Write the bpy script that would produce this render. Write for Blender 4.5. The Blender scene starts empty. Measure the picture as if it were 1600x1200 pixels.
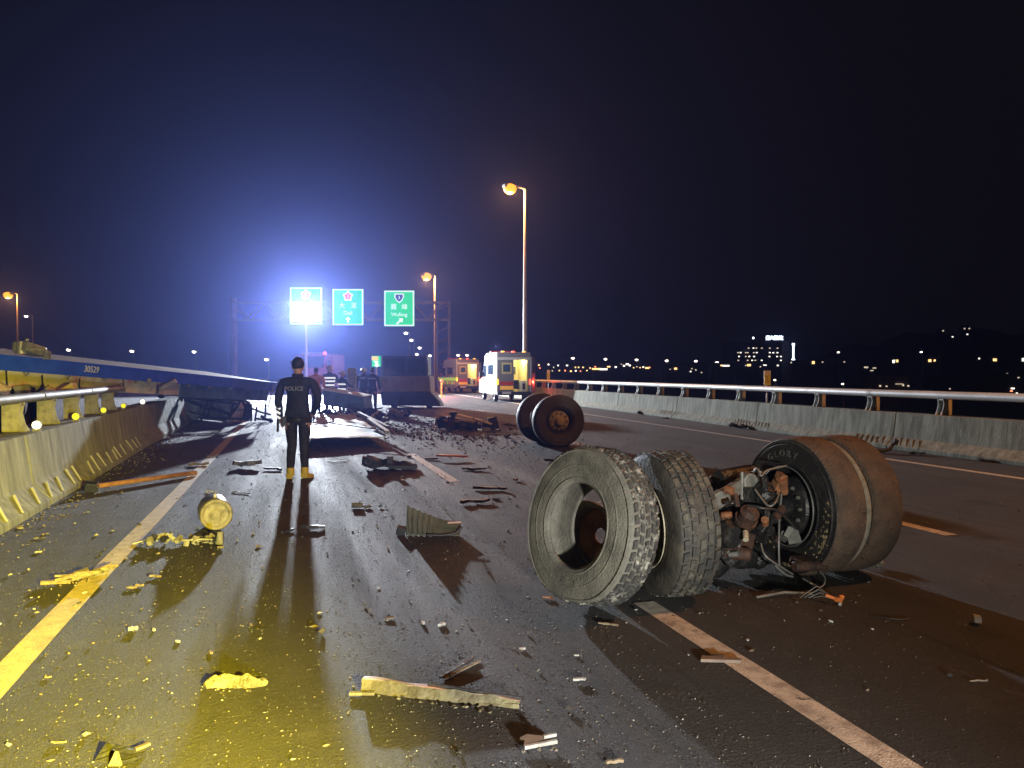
import bpy, bmesh, math, random
from math import sin, cos, pi, radians, atan, atan2, sqrt
from mathutils import Vector, Matrix, Euler, noise

S = bpy.context.scene
C = S.collection

# ------------------------------------------------------------------ camera, world, lamps, exposure
FPX, HY, VX, EYE = 1200.0, 584.0, 446.0, 1.55      # focal length in px of the 1600 px photo, horizon row, road vanishing column, eye height
YAW = atan((800 - VX) / FPX)
PIT = atan((600 - HY) / FPX)
cy_, sy_ = cos(YAW), sin(YAW)

cam_d = bpy.data.cameras.new('camera')
cam_d.sensor_width = 36.0
cam_d.lens = 36.0 * FPX / 1600.0
cam_d.clip_start = 0.05
cam_d.clip_end = 3000.0
cam = bpy.data.objects.new('camera', cam_d)
cam.location = (0, 0, EYE)
cam.rotation_euler = (pi / 2 - PIT, 0, -YAW)
C.objects.link(cam)
S.camera = cam

w = bpy.data.worlds.new('World')
S.world = w
w.use_nodes = True
bg = w.node_tree.nodes['Background']
bg.inputs[0].default_value = (0.55, 0.47, 0.62, 1)
bg.inputs[1].default_value = 0.006

S.view_settings.view_transform = 'Standard'
S.view_settings.look = 'None'
S.view_settings.exposure = 0.0
S.view_settings.gamma = 1.0
S.view_settings.use_curve_mapping = False
cyc = S.cycles
cyc.use_denoising = True
try:
    cyc.denoiser = 'OPENIMAGEDENOISE'
except Exception:
    pass
cyc.max_bounces = 4
cyc.diffuse_bounces = 2
cyc.glossy_bounces = 2
cyc.transmission_bounces = 3
cyc.volume_bounces = 0
cyc.sample_clamp_indirect = 2.0
cyc.use_fast_gi = False
cyc.caustics_reflective = False
cyc.caustics_refractive = False

def G(px, py, z=0.0):
    """the point at height z seen at a pixel of the photograph (survey of the place)"""
    x = (px - 800) / FPX
    y = (600 - py) / FPX
    fw = cos(PIT) + y * sin(PIT)
    up = -sin(PIT) + y * cos(PIT)
    t = (z - EYE) / up
    return Vector((x * t * cy_ + fw * t * sy_, -x * t * sy_ + fw * t * cy_, z))

def D(px, py, f):
    """the point seen at a pixel, f metres ahead"""
    X = (px - 800) / FPX * f
    return Vector((X * cy_ + f * sy_, -X * sy_ + f * cy_, EYE - (py - HY) / FPX * f))

def vdir(a, b, z=0.0):
    """direction: a to the right of the view, b away along it"""
    return Vector((a * cy_ + b * sy_, -a * sy_ + b * cy_, z))

def lamp(name, kind, loc, col, power, aim=None, size=0.1, angle=160, blend=0.6):
    d = bpy.data.lights.new(name, kind)
    d.color = col
    d.energy = power
    d.shadow_soft_size = size
    if kind == 'SPOT':
        d.spot_size = radians(angle)
        d.spot_blend = blend
    o = bpy.data.objects.new(name, d)
    o.location = loc
    if aim is not None:
        o.rotation_euler = (Vector(aim) - Vector(loc)).to_track_quat('-Z', 'Y').to_euler()
    C.objects.link(o)
    return o

LED = D(478, 487, 58.0)                    # the white floodlight on its mast
lamp('flood_light', 'SPOT', LED + Vector((0, -0.75, 0)), (0.82, 0.90, 1.0), 98000, aim=(LED.x + 1.0, 0, 1.0), size=0.30, angle=164, blend=0.5)
lamp('yellow_headlamp', 'SPOT', (1.1, -0.7, 1.45), (1.0, 0.80, 0.02), 15500, aim=(-2.9, 6.0, -0.55), size=0.06, angle=52, blend=1.0)
lamp('pale_headlamp', 'SPOT', (1.3, -0.9, 0.6), (1.0, 0.98, 0.91), 2300, aim=(-1.6, 9.0, 3.6), size=0.08, angle=112, blend=0.8)
SODIUM = (1.0, 0.37, 0.085)

# ------------------------------------------------------------------ mesh builder
def rot(rx=0, ry=0, rz=0):
    return Euler((rx, ry, rz)).to_matrix()

class MB:
    def __init__(s):
        s.v, s.f, s.sm, s.mi = [], [], [], []
        s.cur = 0
    def add(s, vs, fs, smooth=False):
        o = len(s.v)
        s.v += [Vector(p) for p in vs]
        for f in fs:
            s.f.append([i + o for i in f])
            s.sm.append(smooth)
            s.mi.append(s.cur)
        return s
    def box(s, c, d, R=None, taper=1.0):
        c = Vector(c)
        vs = []
        for z in (-.5, .5):
            k = taper if z > 0 else 1.0
            for x, y in ((-.5, -.5), (.5, -.5), (.5, .5), (-.5, .5)):
                p = Vector((x * d[0] * k, y * d[1] * k, z * d[2]))
                if R is not None:
                    p = R @ p
                vs.append(c + p)
        return s.add(vs, [(3, 2, 1, 0), (4, 5, 6, 7), (0, 1, 5, 4), (1, 2, 6, 5), (2, 3, 7, 6), (3, 0, 4, 7)])
    def bar(s, p0, p1, a, b=None, up=(0, 0, 1)):
        p0, p1 = Vector(p0), Vector(p1)
        b = a if b is None else b
        d = p1 - p0
        L = d.length
        d.normalize()
        u = Vector(up)
        sd = d.cross(u)
        if sd.length < 1e-4:
            sd = d.cross(Vector((1, 0, 0)))
        sd.normalize()
        u = sd.cross(d)
        R = Matrix((sd, d, u)).transposed()
        return s.box((p0 + p1) / 2, (a, L, b), R)
    def cyl(s, p0, p1, r0, r1=None, n=12, cap=True, smooth=True):
        p0, p1 = Vector(p0), Vector(p1)
        r1 = r0 if r1 is None else r1
        d = (p1 - p0).normalized()
        a = d.orthogonal().normalized()
        b = d.cross(a)
        vs = []
        for p, r in ((p0, r0), (p1, r1)):
            for i in range(n):
                t = 2 * pi * i / n
                vs.append(p + a * (r * cos(t)) + b * (r * sin(t)))
        s.add(vs, [(i, (i + 1) % n, n + (i + 1) % n, n + i) for i in range(n)], smooth)
        if cap:
            s.add(vs, [tuple(range(n - 1, -1, -1)), tuple(range(n, 2 * n))])
        return s
    def tube(s, pts, r, n=6):
        pts = [Vector(p) for p in pts]
        vs = []
        a = None
        for i, p in enumerate(pts):
            d = (pts[min(i + 1, len(pts) - 1)] - pts[max(i - 1, 0)]).normalized()
            if a is None:
                a = d.orthogonal().normalized()
            else:
                a = (a - d * a.dot(d))
                a = a.normalized() if a.length > 1e-5 else d.orthogonal().normalized()
            b = d.cross(a)
            for k in range(n):
                t = 2 * pi * k / n
                vs.append(p + a * (r * cos(t)) + b * (r * sin(t)))
        fs = []
        for i in range(len(pts) - 1):
            for k in range(n):
                k2 = (k + 1) % n
                fs.append((i * n + k, i * n + k2, (i + 1) * n + k2, (i + 1) * n + k))
        s.add(vs, fs, True)
        m = (len(pts) - 1) * n
        return s.add(vs, [tuple(range(n - 1, -1, -1)), tuple(range(m, m + n))])
    def lathe(s, prof, n=48, M=None, closed=False, fn=None, smooth=True):
        """profile of (radius, x) turned about the x axis"""
        vs = []
        for i in range(n):
            t = 2 * pi * i / n
            for (r, x) in prof:
                p = Vector((x, r * cos(t), r * sin(t)))
                if fn:
                    p = fn(p)
                if M is not None:
                    p = M @ p
                vs.append(p)
        m = len(prof)
        fs = []
        for i in range(n):
            j = (i + 1) % n
            for k in range(m if closed else m - 1):
                k2 = (k + 1) % m
                fs.append((i * m + k, i * m + k2, j * m + k2, j * m + k))
        return s.add(vs, fs, smooth)
    def prism(s, poly, t0, t1, fn):
        """polygon of (u, v) pulled from t0 to t1; fn(u, v, t) gives the point"""
        n = len(poly)
        vs = [fn(u, v, t0) for u, v in poly] + [fn(u, v, t1) for u, v in poly]
        fs = [tuple(range(n - 1, -1, -1)), tuple(range(n, 2 * n))]
        fs += [(i, (i + 1) % n, n + (i + 1) % n, n + i) for i in range(n)]
        return s.add(vs, fs)
    def sheet(s, fn, nu, nv, th, smooth=False):
        """bent sheet with real thickness; fn(u, v) for u, v in 0..1"""
        top, bot = [], []
        for j in range(nv + 1):
            for i in range(nu + 1):
                p = Vector(fn(i / nu, j / nv))
                top.append(p)
                bot.append(p - Vector((0, 0, th)))
        n = len(top)
        fs = []
        W = nu + 1
        for j in range(nv):
            for i in range(nu):
                a = j * W + i
                fs.append((a, a + 1, a + W + 1, a + W))
                fs.append((n + a + W, n + a + W + 1, n + a + 1, n + a))
        for i in range(nu):
            fs.append((i + 1, i, n + i, n + i + 1))
            a = nv * W + i
            fs.append((a, a + 1, n + a + 1, n + a))
        for j in range(nv):
            a = j * W
            fs.append((a, a + W, n + a + W, n + a))
            a = j * W + nu
            fs.append((a + W, a, n + a, n + a + W))
        return s.add(top + bot, fs, smooth)
    def sphere(s, c, r, nu=12, nv=8, sc=(1, 1, 1)):
        c = Vector(c)
        vs = [c + Vector((0, 0, r * sc[2]))]
        for j in range(1, nv):
            a = pi * j / nv
            for i in range(nu):
                t = 2 * pi * i / nu
                vs.append(c + Vector((r * sc[0] * sin(a) * cos(t), r * sc[1] * sin(a) * sin(t), r * sc[2] * cos(a))))
        vs.append(c - Vector((0, 0, r * sc[2])))
        fs = [(0, 1 + i, 1 + (i + 1) % nu) for i in range(nu)]
        for j in range(nv - 2):
            for i in range(nu):
                a = 1 + j * nu
                fs.append((a + i, a + nu + i, a + nu + (i + 1) % nu, a + (i + 1) % nu))
        e = len(vs) - 1
        a = 1 + (nv - 2) * nu
        fs += [(e, a + (i + 1) % nu, a + i) for i in range(nu)]
        return s.add(vs, fs, True)
    def rock(s, c, d, rng, R=None):
        c = Vector(c)
        vs = []
        for v in ((1, 0, 0), (-1, 0, 0), (0, 1, 0), (0, -1, 0), (0, 0, 1), (0, 0, -1)):
            p = Vector((v[0] * d[0], v[1] * d[1], v[2] * d[2])) * rng.uniform(.55, 1.0)
            p += Vector((rng.uniform(-.35, .35) * d[0], rng.uniform(-.35, .35) * d[1], rng.uniform(-.25, .25) * d[2]))
            if R is not None:
                p = R @ p
            vs.append(c + p * .5)
        return s.add(vs, [(0, 2, 4), (2, 1, 4), (1, 3, 4), (3, 0, 4), (2, 0, 5), (1, 2, 5), (3, 1, 5), (0, 3, 5)])
    def warp(s, amp, freq, seed=0.0):
        for i, p in enumerate(s.v):
            q = p * freq + Vector((seed, seed * .7, seed * 1.3))
            s.v[i] = p + noise.noise_vector(q) * amp
        return s
    def mesh(s, name, mats, bevel=0.0):
        me = bpy.data.meshes.new(name)
        me.from_pydata([tuple(p) for p in s.v], [], s.f)
        for m in (mats if isinstance(mats, (list, tuple)) else [mats]):
            me.materials.append(m)
        me.polygons.foreach_set('use_smooth', s.sm)
        me.polygons.foreach_set('material_index', s.mi)
        if bevel:
            bm = bmesh.new()
            bm.from_mesh(me)
            bmesh.ops.remove_doubles(bm, verts=bm.verts, dist=1e-5)
            es = [e for e in bm.edges if len(e.link_faces) == 2 and e.calc_face_angle(0) > .6]
            bmesh.ops.bevel(bm, geom=es, offset=bevel, segments=2, affect='EDGES', profile=.6, clamp_overlap=True)
            bm.to_mesh(me)
            bm.free()
        me.update()
        return me
    def build(s, name, mats, parent=None, bevel=0.0, loc=None, rz=0.0):
        if loc is not None:
            for i in range(len(s.v)):
                pass
        o = bpy.data.objects.new(name, s.mesh(name, mats, bevel))
        C.objects.link(o)
        if parent is not None:
            o.parent = parent
        if loc is not None:
            o.location = loc
            o.rotation_euler = (0, 0, rz)
        return o

def tag(o, label=None, cat=None, group=None, kind=None):
    if label: o['label'] = label
    if cat: o['category'] = cat
    if group: o['group'] = group
    if kind: o['kind'] = kind
    return o

def thing(name, label, cat, loc=(0, 0, 0), rz=0.0, group=None, M=None):
    o = bpy.data.objects.new(name, None)
    C.objects.link(o)
    o.empty_display_size = .2
    o.location = loc
    o.rotation_euler = (0, 0, rz)
    if M is not None:
        o.matrix_world = M
    return tag(o, label, cat, group)

def inst(name, me, parent=None, loc=(0, 0, 0), R=(0, 0, 0), sc=(1, 1, 1)):
    o = bpy.data.objects.new(name, me)
    C.objects.link(o)
    o.parent = parent
    o.location = loc
    o.rotation_euler = R
    o.scale = sc
    return o

KIDS = {}
def copy_tree(o, parent=None):
    c = o.copy()
    C.objects.link(c)
    c.parent = parent
    for ch in [x for x in bpy.data.objects if x.parent == o]:
        copy_tree(ch, c)
    return c

def text_mesh(body, size, depth=0.0, font=None):
    cu = bpy.data.curves.new('lettering', 'FONT')
    cu.body = body
    cu.size = size
    cu.extrude = depth / 2
    cu.align_x = 'CENTER'
    cu.align_y = 'CENTER'
    cu.resolution_u = 3
    to = bpy.data.objects.new('lettering', cu)
    C.objects.link(to)
    dg = bpy.context.evaluated_depsgraph_get()
    me = bpy.data.meshes.new_from_object(to.evaluated_get(dg))
    bpy.data.objects.remove(to)
    bpy.data.curves.remove(cu)
    return me

# ------------------------------------------------------------------ materials
def M(name, col, rough=.6, metal=0.0, col2=None, scale=6.0, amt=.5, bump=0.0, bscale=40.0, emit=None, estr=0.0,
      stretch=(1, 1, 1), spots=None, spot_amt=.55, spot_scale=18.0, spec=.5, edge=.12, coat=0.0):
    m = bpy.data.materials.new(name)
    m.use_nodes = True
    nt = m.node_tree
    b = nt.nodes['Principled BSDF']
    b.inputs['Base Color'].default_value = (*col, 1)
    b.inputs['Roughness'].default_value = rough
    b.inputs['Metallic'].default_value = metal
    b.inputs['Specular IOR Level'].default_value = spec
    b.inputs['Coat Weight'].default_value = coat
    if emit:
        b.inputs['Emission Color'].default_value = (*emit, 1)
        b.inputs['Emission Strength'].default_value = estr
    N, L = nt.nodes.new, nt.links.new
    if col2 is not None or bump or spots is not None:
        tc = N('ShaderNodeTexCoord')
        mp = N('ShaderNodeMapping')
        mp.inputs['Scale'].default_value = stretch
        L(tc.outputs['Object'], mp.inputs[0])
    out = None
    if col2 is not None:
        n = N('ShaderNodeTexNoise')
        n.inputs['Scale'].default_value = scale
        n.inputs['Detail'].default_value = 8
        n.inputs['Roughness'].default_value = .65
        L(mp.outputs[0], n.inputs[0])
        r = N('ShaderNodeMapRange')
        r.inputs[1].default_value = amt - edge
        r.inputs[2].default_value = amt + edge
        L(n.outputs[0], r.inputs[0])
        x = N('ShaderNodeMix')
        x.data_type = 'RGBA'
        x.inputs[6].default_value = (*col, 1)
        x.inputs[7].default_value = (*col2, 1)
        L(r.outputs[0], x.inputs[0])
        out = x.outputs[2]
        rr = N('ShaderNodeMapRange')
        rr.inputs[3].default_value = max(.05, rough - .12)
        rr.inputs[4].default_value = min(1, rough + .12)
        L(n.outputs[0], rr.inputs[0])
        L(rr.outputs[0], b.inputs['Roughness'])
    if spots is not None:
        n2 = N('ShaderNodeTexNoise')
        n2.inputs['Scale'].default_value = spot_scale
        n2.inputs['Detail'].default_value = 5
        n2.inputs['Roughness'].default_value = .7
        L(mp.outputs[0], n2.inputs[0])
        r2 = N('ShaderNodeMapRange')
        r2.inputs[1].default_value = spot_amt
        r2.inputs[2].default_value = spot_amt + .07
        L(n2.outputs[0], r2.inputs[0])
        x2 = N('ShaderNodeMix')
        x2.data_type = 'RGBA'
        if out is not None:
            L(out, x2.inputs[6])
        else:
            x2.inputs[6].default_value = (*col, 1)
        x2.inputs[7].default_value = (*spots, 1)
        L(r2.outputs[0], x2.inputs[0])
        out = x2.outputs[2]
    if out is not None:
        L(out, b.inputs['Base Color'])
    if bump:
        n3 = N('ShaderNodeTexNoise')
        n3.inputs['Scale'].default_value = bscale
        n3.inputs['Detail'].default_value = 6
        L(mp.outputs[0], n3.inputs[0])
        bp = N('ShaderNodeBump')
        bp.inputs['Strength'].default_value = min(1.0, bump)
        bp.inputs['Distance'].default_value = .02 * max(1.0, bump)
        L(n3.outputs[0], bp.inputs['Height'])
        L(bp.outputs[0], b.inputs['Normal'])
    return m

def glow(name, col, strength, sampled=False):
    m = bpy.data.materials.new(name)
    m.use_nodes = True
    b = m.node_tree.nodes['Principled BSDF']
    b.inputs['Base Color'].default_value = (*[min(.8, c) for c in col], 1)
    b.inputs['Emission Color'].default_value = (*col, 1)
    b.inputs['Emission Strength'].default_value = strength
    if not sampled:
        m.cycles.emission_sampling = 'NONE'
    return m

def asphalt_material():
    m = bpy.data.materials.new('asphalt')
    m.use_nodes = True
    nt = m.node_tree
    b = nt.nodes['Principled BSDF']
    N, L = nt.nodes.new, nt.links.new
    geo = N('ShaderNodeNewGeometry')
    def nz(scale, detail=6, rough=.6, st=None):
        n = N('ShaderNodeTexNoise')
        n.inputs['Scale'].default_value = scale
        n.inputs['Detail'].default_value = detail
        n.inputs['Roughness'].default_value = rough
        if st:
            mp = N('ShaderNodeMapping')
            mp.inputs['Scale'].default_value = st
            L(geo.outputs['Position'], mp.inputs[0])
            L(mp.outputs[0], n.inputs[0])
        else:
            L(geo.outputs['Position'], n.inputs[0])
        return n.outputs[0]
    def rng(src, a, b_, c=0.0, d=1.0):
        r = N('ShaderNodeMapRange')
        r.inputs[1].default_value = a; r.inputs[2].default_value = b_
        r.inputs[3].default_value = c; r.inputs[4].default_value = d
        L(src, r.inputs[0])
        return r.outputs[0]
    def mix(f, a, c, mode='MIX'):
        x = N('ShaderNodeMix')
        x.data_type = 'RGBA'
        x.blend_type = mode
        if isinstance(f, float): x.inputs[0].default_value = f
        else: L(f, x.inputs[0])
        for i, q in ((6, a), (7, c)):
            if isinstance(q, tuple): x.inputs[i].default_value = (*q, 1)
            else: L(q, x.inputs[i])
        return x.outputs[2]
    big = nz(.55, 5, .6)
    streak = nz(1.0, 6, .6, (2.2, .12, 1))
    fine = nz(110, 4, .7)
    grit = nz(42, 3, .7)
    c = mix(rng(big, .35, .7), (.037, .036, .036), (.070, .067, .063))
    c = mix(rng(streak, .45, .75, 0, .55), c, (.075, .070, .064))
    c = mix(rng(streak, .38, .2, 0, .6), c, (.022, .022, .023))
    skid = nz(1.0, 4, .55, (3.4, .22, 1))
    c = mix(rng(skid, .60, .68, 0, .7), c, (.018, .018, .019))
    stain = nz(.9, 3, .5)
    c = mix(rng(stain, .63, .70, 0, .65), c, (.020, .019, .018))
    dust = nz(2.3, 7, .7)
    c = mix(rng(dust, .56, .74, 0, .6), c, (.115, .105, .09))
    c = mix(rng(fine, .56, .70, 0, .8), c, (.15, .145, .13))
    c = mix(rng(grit, .66, .74, 0, .6), c, (.20, .18, .15))
    L(c, b.inputs['Base Color'])
    L(rng(streak, .3, .7, .60, .85), b.inputs['Roughness'])
    b.inputs['Specular IOR Level'].default_value = .35
    h = N('ShaderNodeMath'); h.operation = 'ADD'
    L(rng(fine, .3, .8, 0, .8), h.inputs[0])
    L(rng(grit, .45, .8, 0, 1.0), h.inputs[1])
    bp = N('ShaderNodeBump')
    bp.inputs['Strength'].default_value = .95
    bp.inputs['Distance'].default_value = .018
    L(h.outputs[0], bp.inputs['Height'])
    L(bp.outputs[0], b.inputs['Normal'])
    return m

asphalt = asphalt_material()
white_paint = M('white_paint', (.55, .54, .50), .6, col2=(.20, .19, .18), scale=14, amt=.62, edge=.1, bump=.4, bscale=120, spots=(.06, .058, .055), spot_amt=.60, spot_scale=5)
lane_paint = M('lane_paint', (.56, .50, .42), .6, col2=(.24, .20, .17), scale=9, amt=.55, edge=.14, bump=.5, bscale=110, spots=(.05, .045, .04), spot_amt=.59, spot_scale=7)
yellow_paint = M('yellow_paint', (.56, .46, .20), .6, col2=(.28, .24, .14), scale=10, amt=.58, edge=.14, bump=.5, bscale=110, spots=(.07, .06, .04), spot_amt=.62, spot_scale=6)
concrete = M('concrete', (.275, .29, .225), .9, col2=(.105, .11, .082), scale=2.6, amt=.50, edge=.16, stretch=(3.0, 3.0, .35), bump=.5, bscale=22, spots=(.42, .41, .36), spot_amt=.63, spot_scale=5)
concrete_scar = M('concrete_scar', (.46, .45, .37), .8, bump=.4, bscale=40)
steel_rail = M('galvanised_rail', (.70, .71, .70), .5, metal=.2, col2=(.50, .51, .50), scale=2.5, amt=.55, stretch=(1, .4, 1))
dull_rail = M('weathered_rail', (.16, .16, .16), .6, metal=.0, col2=(.09, .09, .09), scale=3, amt=.5)
white_metal = M('white_bracket', (.62, .62, .58), .55, col2=(.38, .36, .31), scale=8, amt=.6)
dusty_bracket = M('dusty_bracket', (.24, .23, .19), .8, col2=(.12, .115, .095), scale=10, amt=.55, bump=.3)
dark_ground = M('dark_ground', (.02, .022, .02), .95, col2=(.035, .034, .03), scale=.05)
dark_wall = M('dark_wall', (.045, .045, .05), .9, col2=(.03, .03, .032), scale=.2)
rubber_black = M('black_rubber', (.014, .014, .015), .55, col2=(.04, .038, .034), scale=7, amt=.6, bump=.3, bscale=60)
rubber_dusty = M('dusty_rubber', (.165, .157, .128), .8, col2=(.062, .058, .050), scale=5, amt=.53, edge=.16, bump=.5, bscale=70, spots=(.03, .029, .026), spot_amt=.63, spot_scale=9)
tread_dusty = M('dusty_tread', (.045, .045, .042), .75, col2=(.42, .41, .35), scale=14, amt=.60, edge=.06, bump=.5, bscale=90, spots=(.02, .02, .02), spot_amt=.58, spot_scale=22)
tread_scuffed = M('scuffed_tread', (.03, .03, .029), .7, col2=(.12, .108, .08), scale=9, amt=.55, edge=.12, bump=.5, bscale=90, spots=(.28, .25, .17), spot_amt=.64, spot_scale=8)
rubber_scuffed = M('scuffed_rubber', (.022, .022, .021), .7, col2=(.07, .06, .045), scale=6, amt=.5, edge=.15, bump=.4)
rubber_mud = M('mud_caked_rubber', (.125, .080, .052), .92, col2=(.070, .050, .036), scale=6, amt=.5, edge=.12, bump=1.0, bscale=60, spots=(.018, .016, .015), spot_amt=.62, spot_scale=12)
mud_strip = M('dry_mud', (.26, .23, .165), .9, col2=(.16, .13, .09), scale=12, amt=.55, bump=.7, bscale=70)
rubber_wheel = M('worn_rubber', (.034, .034, .036), .6, col2=(.07, .069, .070), scale=6, amt=.5, edge=.2, bump=.25)
hub_steel = M('dusty_hub', (.50, .46, .34), .7, metal=.0, col2=(.22, .19, .13), scale=9, amt=.5, edge=.15, bump=.4)
greasy_steel = M('greasy_steel', (.035, .035, .035), .35, metal=.6, col2=(.09, .085, .075), scale=14, amt=.58, edge=.08, bump=.5, bscale=45)
rust_steel = M('rusty_steel', (.085, .04, .024), .7, metal=.2, col2=(.035, .022, .018), scale=14, amt=.5, bump=.5)
copper_rust = M('bright_rust', (.32, .14, .06), .6, metal=.2, col2=(.14, .06, .03), scale=18, amt=.5)
grey_arm = M('grey_painted_steel', (.20, .20, .175), .55, metal=.2, col2=(.10, .10, .09), scale=11, amt=.5, bump=.3)
black_hose = M('black_hose', (.02, .02, .02), .4)
grey_wire = M('grey_wire', (.14, .14, .13), .4, metal=.3)

# ------------------------------------------------------------------ the setting: road, lines, barriers, land
def lerp_poly(pts):
    def f(y):
        if y <= pts[0][1]:
            return pts[0][0]
        for (x0, y0), (x1, y1) in zip(pts, pts[1:]):
            if y <= y1:
                t = (y - y0) / (y1 - y0)
                return x0 + (x1 - x0) * t
        return pts[-1][0]
    return f
edge_x = lerp_poly([(10.38, -30), (10.42, 8), (10.46, 11.5), (10.68, 16.6), (11.02, 27), (11.6, 40), (12.4, 60), (13.6, 100), (17, 200)])
rb_x = lerp_poly([(11.72, -30), (11.8, 10), (11.98, 14), (12.45, 19), (12.88, 23.5), (13.35, 32.6), (14.0, 45), (14.8, 60), (16.2, 100), (20, 200)])
lb_x = lerp_poly([(-2.60, -30), (-2.62, 8.4), (-2.68, 12.1), (-2.80, 17), (-2.86, 28), (-2.9, 200)])
le_x = lerp_poly([(-1.39, -30), (-1.39, 6), (-1.34, 12.2), (-1.27, 22.4), (-1.2, 200)])

ys = [-30, -10, 0, 4, 8, 11, 14, 17, 20, 24, 28, 33, 40, 48, 60, 80, 110, 150, 200, 260]
m = MB()
vs, fs = [], []
for y in ys:
    vs += [(-22, y, 0), (rb_x(y) + .75, y, 0), (rb_x(y) + .75, y, -1.6), (-22, y, -1.6)]
for i in range(len(ys) - 1):
    a = i * 4
    for k in range(4):
        fs.append((a + k, a + (k + 1) % 4, a + 4 + (k + 1) % 4, a + 4 + k))
m.add(vs, [tuple(reversed(f)) for f in fs])
tag(m.build('road', asphalt), kind='structure')

m = MB()
m.add([(-1500, -300, -7), (1500, -300, -7), (1500, 1800, -7), (-1500, 1800, -7)], [(0, 1, 2, 3)])
tag(m.build('ground', dark_ground), kind='structure')

def line_strip(m, fx, y0, y1, wd, z=.004, step=1.2, rng=random.Random(3)):
    n = max(1, int((y1 - y0) / step))
    vs, fs = [], []
    for i in range(n + 1):
        y = y0 + (y1 - y0) * i / n
        vs += [(fx(y) - wd / 2 + rng.uniform(-.004, .004), y, z), (fx(y) + wd / 2 + rng.uniform(-.004, .004), y, z)]
    for i in range(n):
        fs.append((2 * i, 2 * i + 1, 2 * i + 3, 2 * i + 2))
    m.add(vs, fs)
m = MB(); line_strip(m, le_x, -20, 160, .17)
tag(m.build('edge_line', yellow_paint), kind='structure')
m = MB(); line_strip(m, edge_x, -20, 180, .15, step=2)
tag(m.build('edge_line', white_paint), kind='structure')
lane1 = lambda y: 2.32
lane2 = lerp_poly([(6.06, 0), (6.19, 15), (6.35, 30), (6.6, 60), (7.5, 120)])
for y0, y1 in ((-9.3, -5.3), (.72, 4.72), (10.78, 14.75), (20.7, 24.7), (30.7, 34.7), (40.7, 44.7), (60.7, 64.7)):
    m = MB(); line_strip(m, lane1, y0, y1, .155)
    tag(m.build('lane_dash', lane_paint), kind='structure')
for y0, y1 in ((-4.1, -.1), (5.85, 9.5), (14.8, 18.8), (24.8, 28.8), (34.8, 38.8), (54.8, 58.8)):
    m = MB(); line_strip(m, lane2, y0, y1, .155)
    tag(m.build('lane_dash', lane_paint), kind='structure')

def barrier(name, label, fx, side, prof, spans, joint_ribs, rail_mat, brk_mat, rail_z, post_dy, post_y0, rail_o, rail_r, spec_posts, rail_span, group):
    """a concrete barrier in panels, a pipe rail on brackets along its top"""
    root = thing(name, label, 'barrier', (fx(spans[0][0]), spans[0][0], 0))
    bx, by = root.location.x, root.location.y
    for (y0, y1) in spans:
        m = MB()
        n = 4
        k = len(prof)
        vs, fs = [], []
        for i in range(n + 1):
            y = y0 + .012 + (y1 - y0 - .024) * i / n
            for (o, z) in prof:
                vs.append((fx(y) + side * o - bx, y - by, z))
        for i in range(n):
            for j in range(k):
                j2 = (j + 1) % k
                f = (i * k + j, i * k + j2, (i + 1) * k + j2, (i + 1) * k + j)
                fs.append(f if side < 0 else tuple(reversed(f)))
        fs.append(tuple(range(k)) if side > 0 else tuple(range(k - 1, -1, -1)))
        fs.append(tuple(n * k + q for q in (range(k - 1, -1, -1) if side > 0 else range(k))))
        m.add(vs, fs)
        m.build('concrete_panel', concrete, root, bevel=.012)
    # slanted ribs cast on the sloping toe
    rib_me = None
    s0, s1 = prof[1], prof[2]
    for (y, tilt, ln) in joint_ribs:
        m = MB()
        a = Vector((fx(y) + side * (s0[0] + .02) - bx, y - by, s0[1] + .02))
        b = Vector((fx(y) + side * (s0[0] + (s1[0] - s0[0]) * ln) - bx, y + tilt - by, s0[1] + (s1[1] - s0[1]) * ln + .01))
        m.bar(a, b, .024, .024 if side < 0 else .012, up=(-side, 0, .6))
        m.build('toe_rib', concrete_scar if side < 0 else concrete, root)
    # rail
    y = rail_span[0]
    while y < rail_span[1] - .1:
        y2 = min(y + post_dy * 2, rail_span[1])
        m = MB()
        m.tube([(fx(q) + side * rail_o - bx, q - by, rail_z) for q in (y + .004, (y + y2) / 2, y2 - .004)], rail_r, 14)
        m.build('rail_pipe', rail_mat, root)
        m = MB()
        m.cyl((fx(y2) + side * rail_o - bx, y2 - .05 - by, rail_z), (fx(y2) + side * rail_o - bx, y2 + .05 - by, rail_z), rail_r + .006, n=14)
        m.build('rail_sleeve', rail_mat, root)
        y = y2
    top = prof[3][1]
    me = None
    y = post_y0
    while y < rail_span[1]:
        if me is None:
            m = MB()
            # bracket: a curved cheek plate pair with web, leaning out over the base
            pts = [(-.10, 0), (.17, 0), (.17, rail_z - top - .03), (.10, rail_z - top), (-.03, rail_z - top + .01), (-.045, rail_z - top - .06), (-.02, (rail_z - top) * .55), (-.05, .09)]
            fn = lambda u, v, t: Vector((side * u, t, v))
            m.prism(pts, -.075, -.055, fn)
            m.prism(pts, .055, .075, fn)
            m.prism([(.145, 0), (.165, 0), (.165, rail_z - top - .03), (.145, rail_z - top - .03)], -.055, .055, fn)
            m.prism([(-.05, .0), (.145, .0), (.145, .022), (-.05, .022)], -.055, .055, fn)
            m.prism([(-.035, rail_z - top - .1), (-.018, rail_z - top - .1), (-.018, rail_z - top), (-.035, rail_z - top)], -.055, .055, fn)
            m.cyl((side * -.02, .0, .02), (side * -.02, .0, .06), .022, n=8)
            me = m.mesh('rail_bracket', brk_mat)
        inst('rail_bracket', me, root, (fx(y) + side * rail_o - bx, y - by, top + .002))
        y += post_dy
    return root

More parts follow.
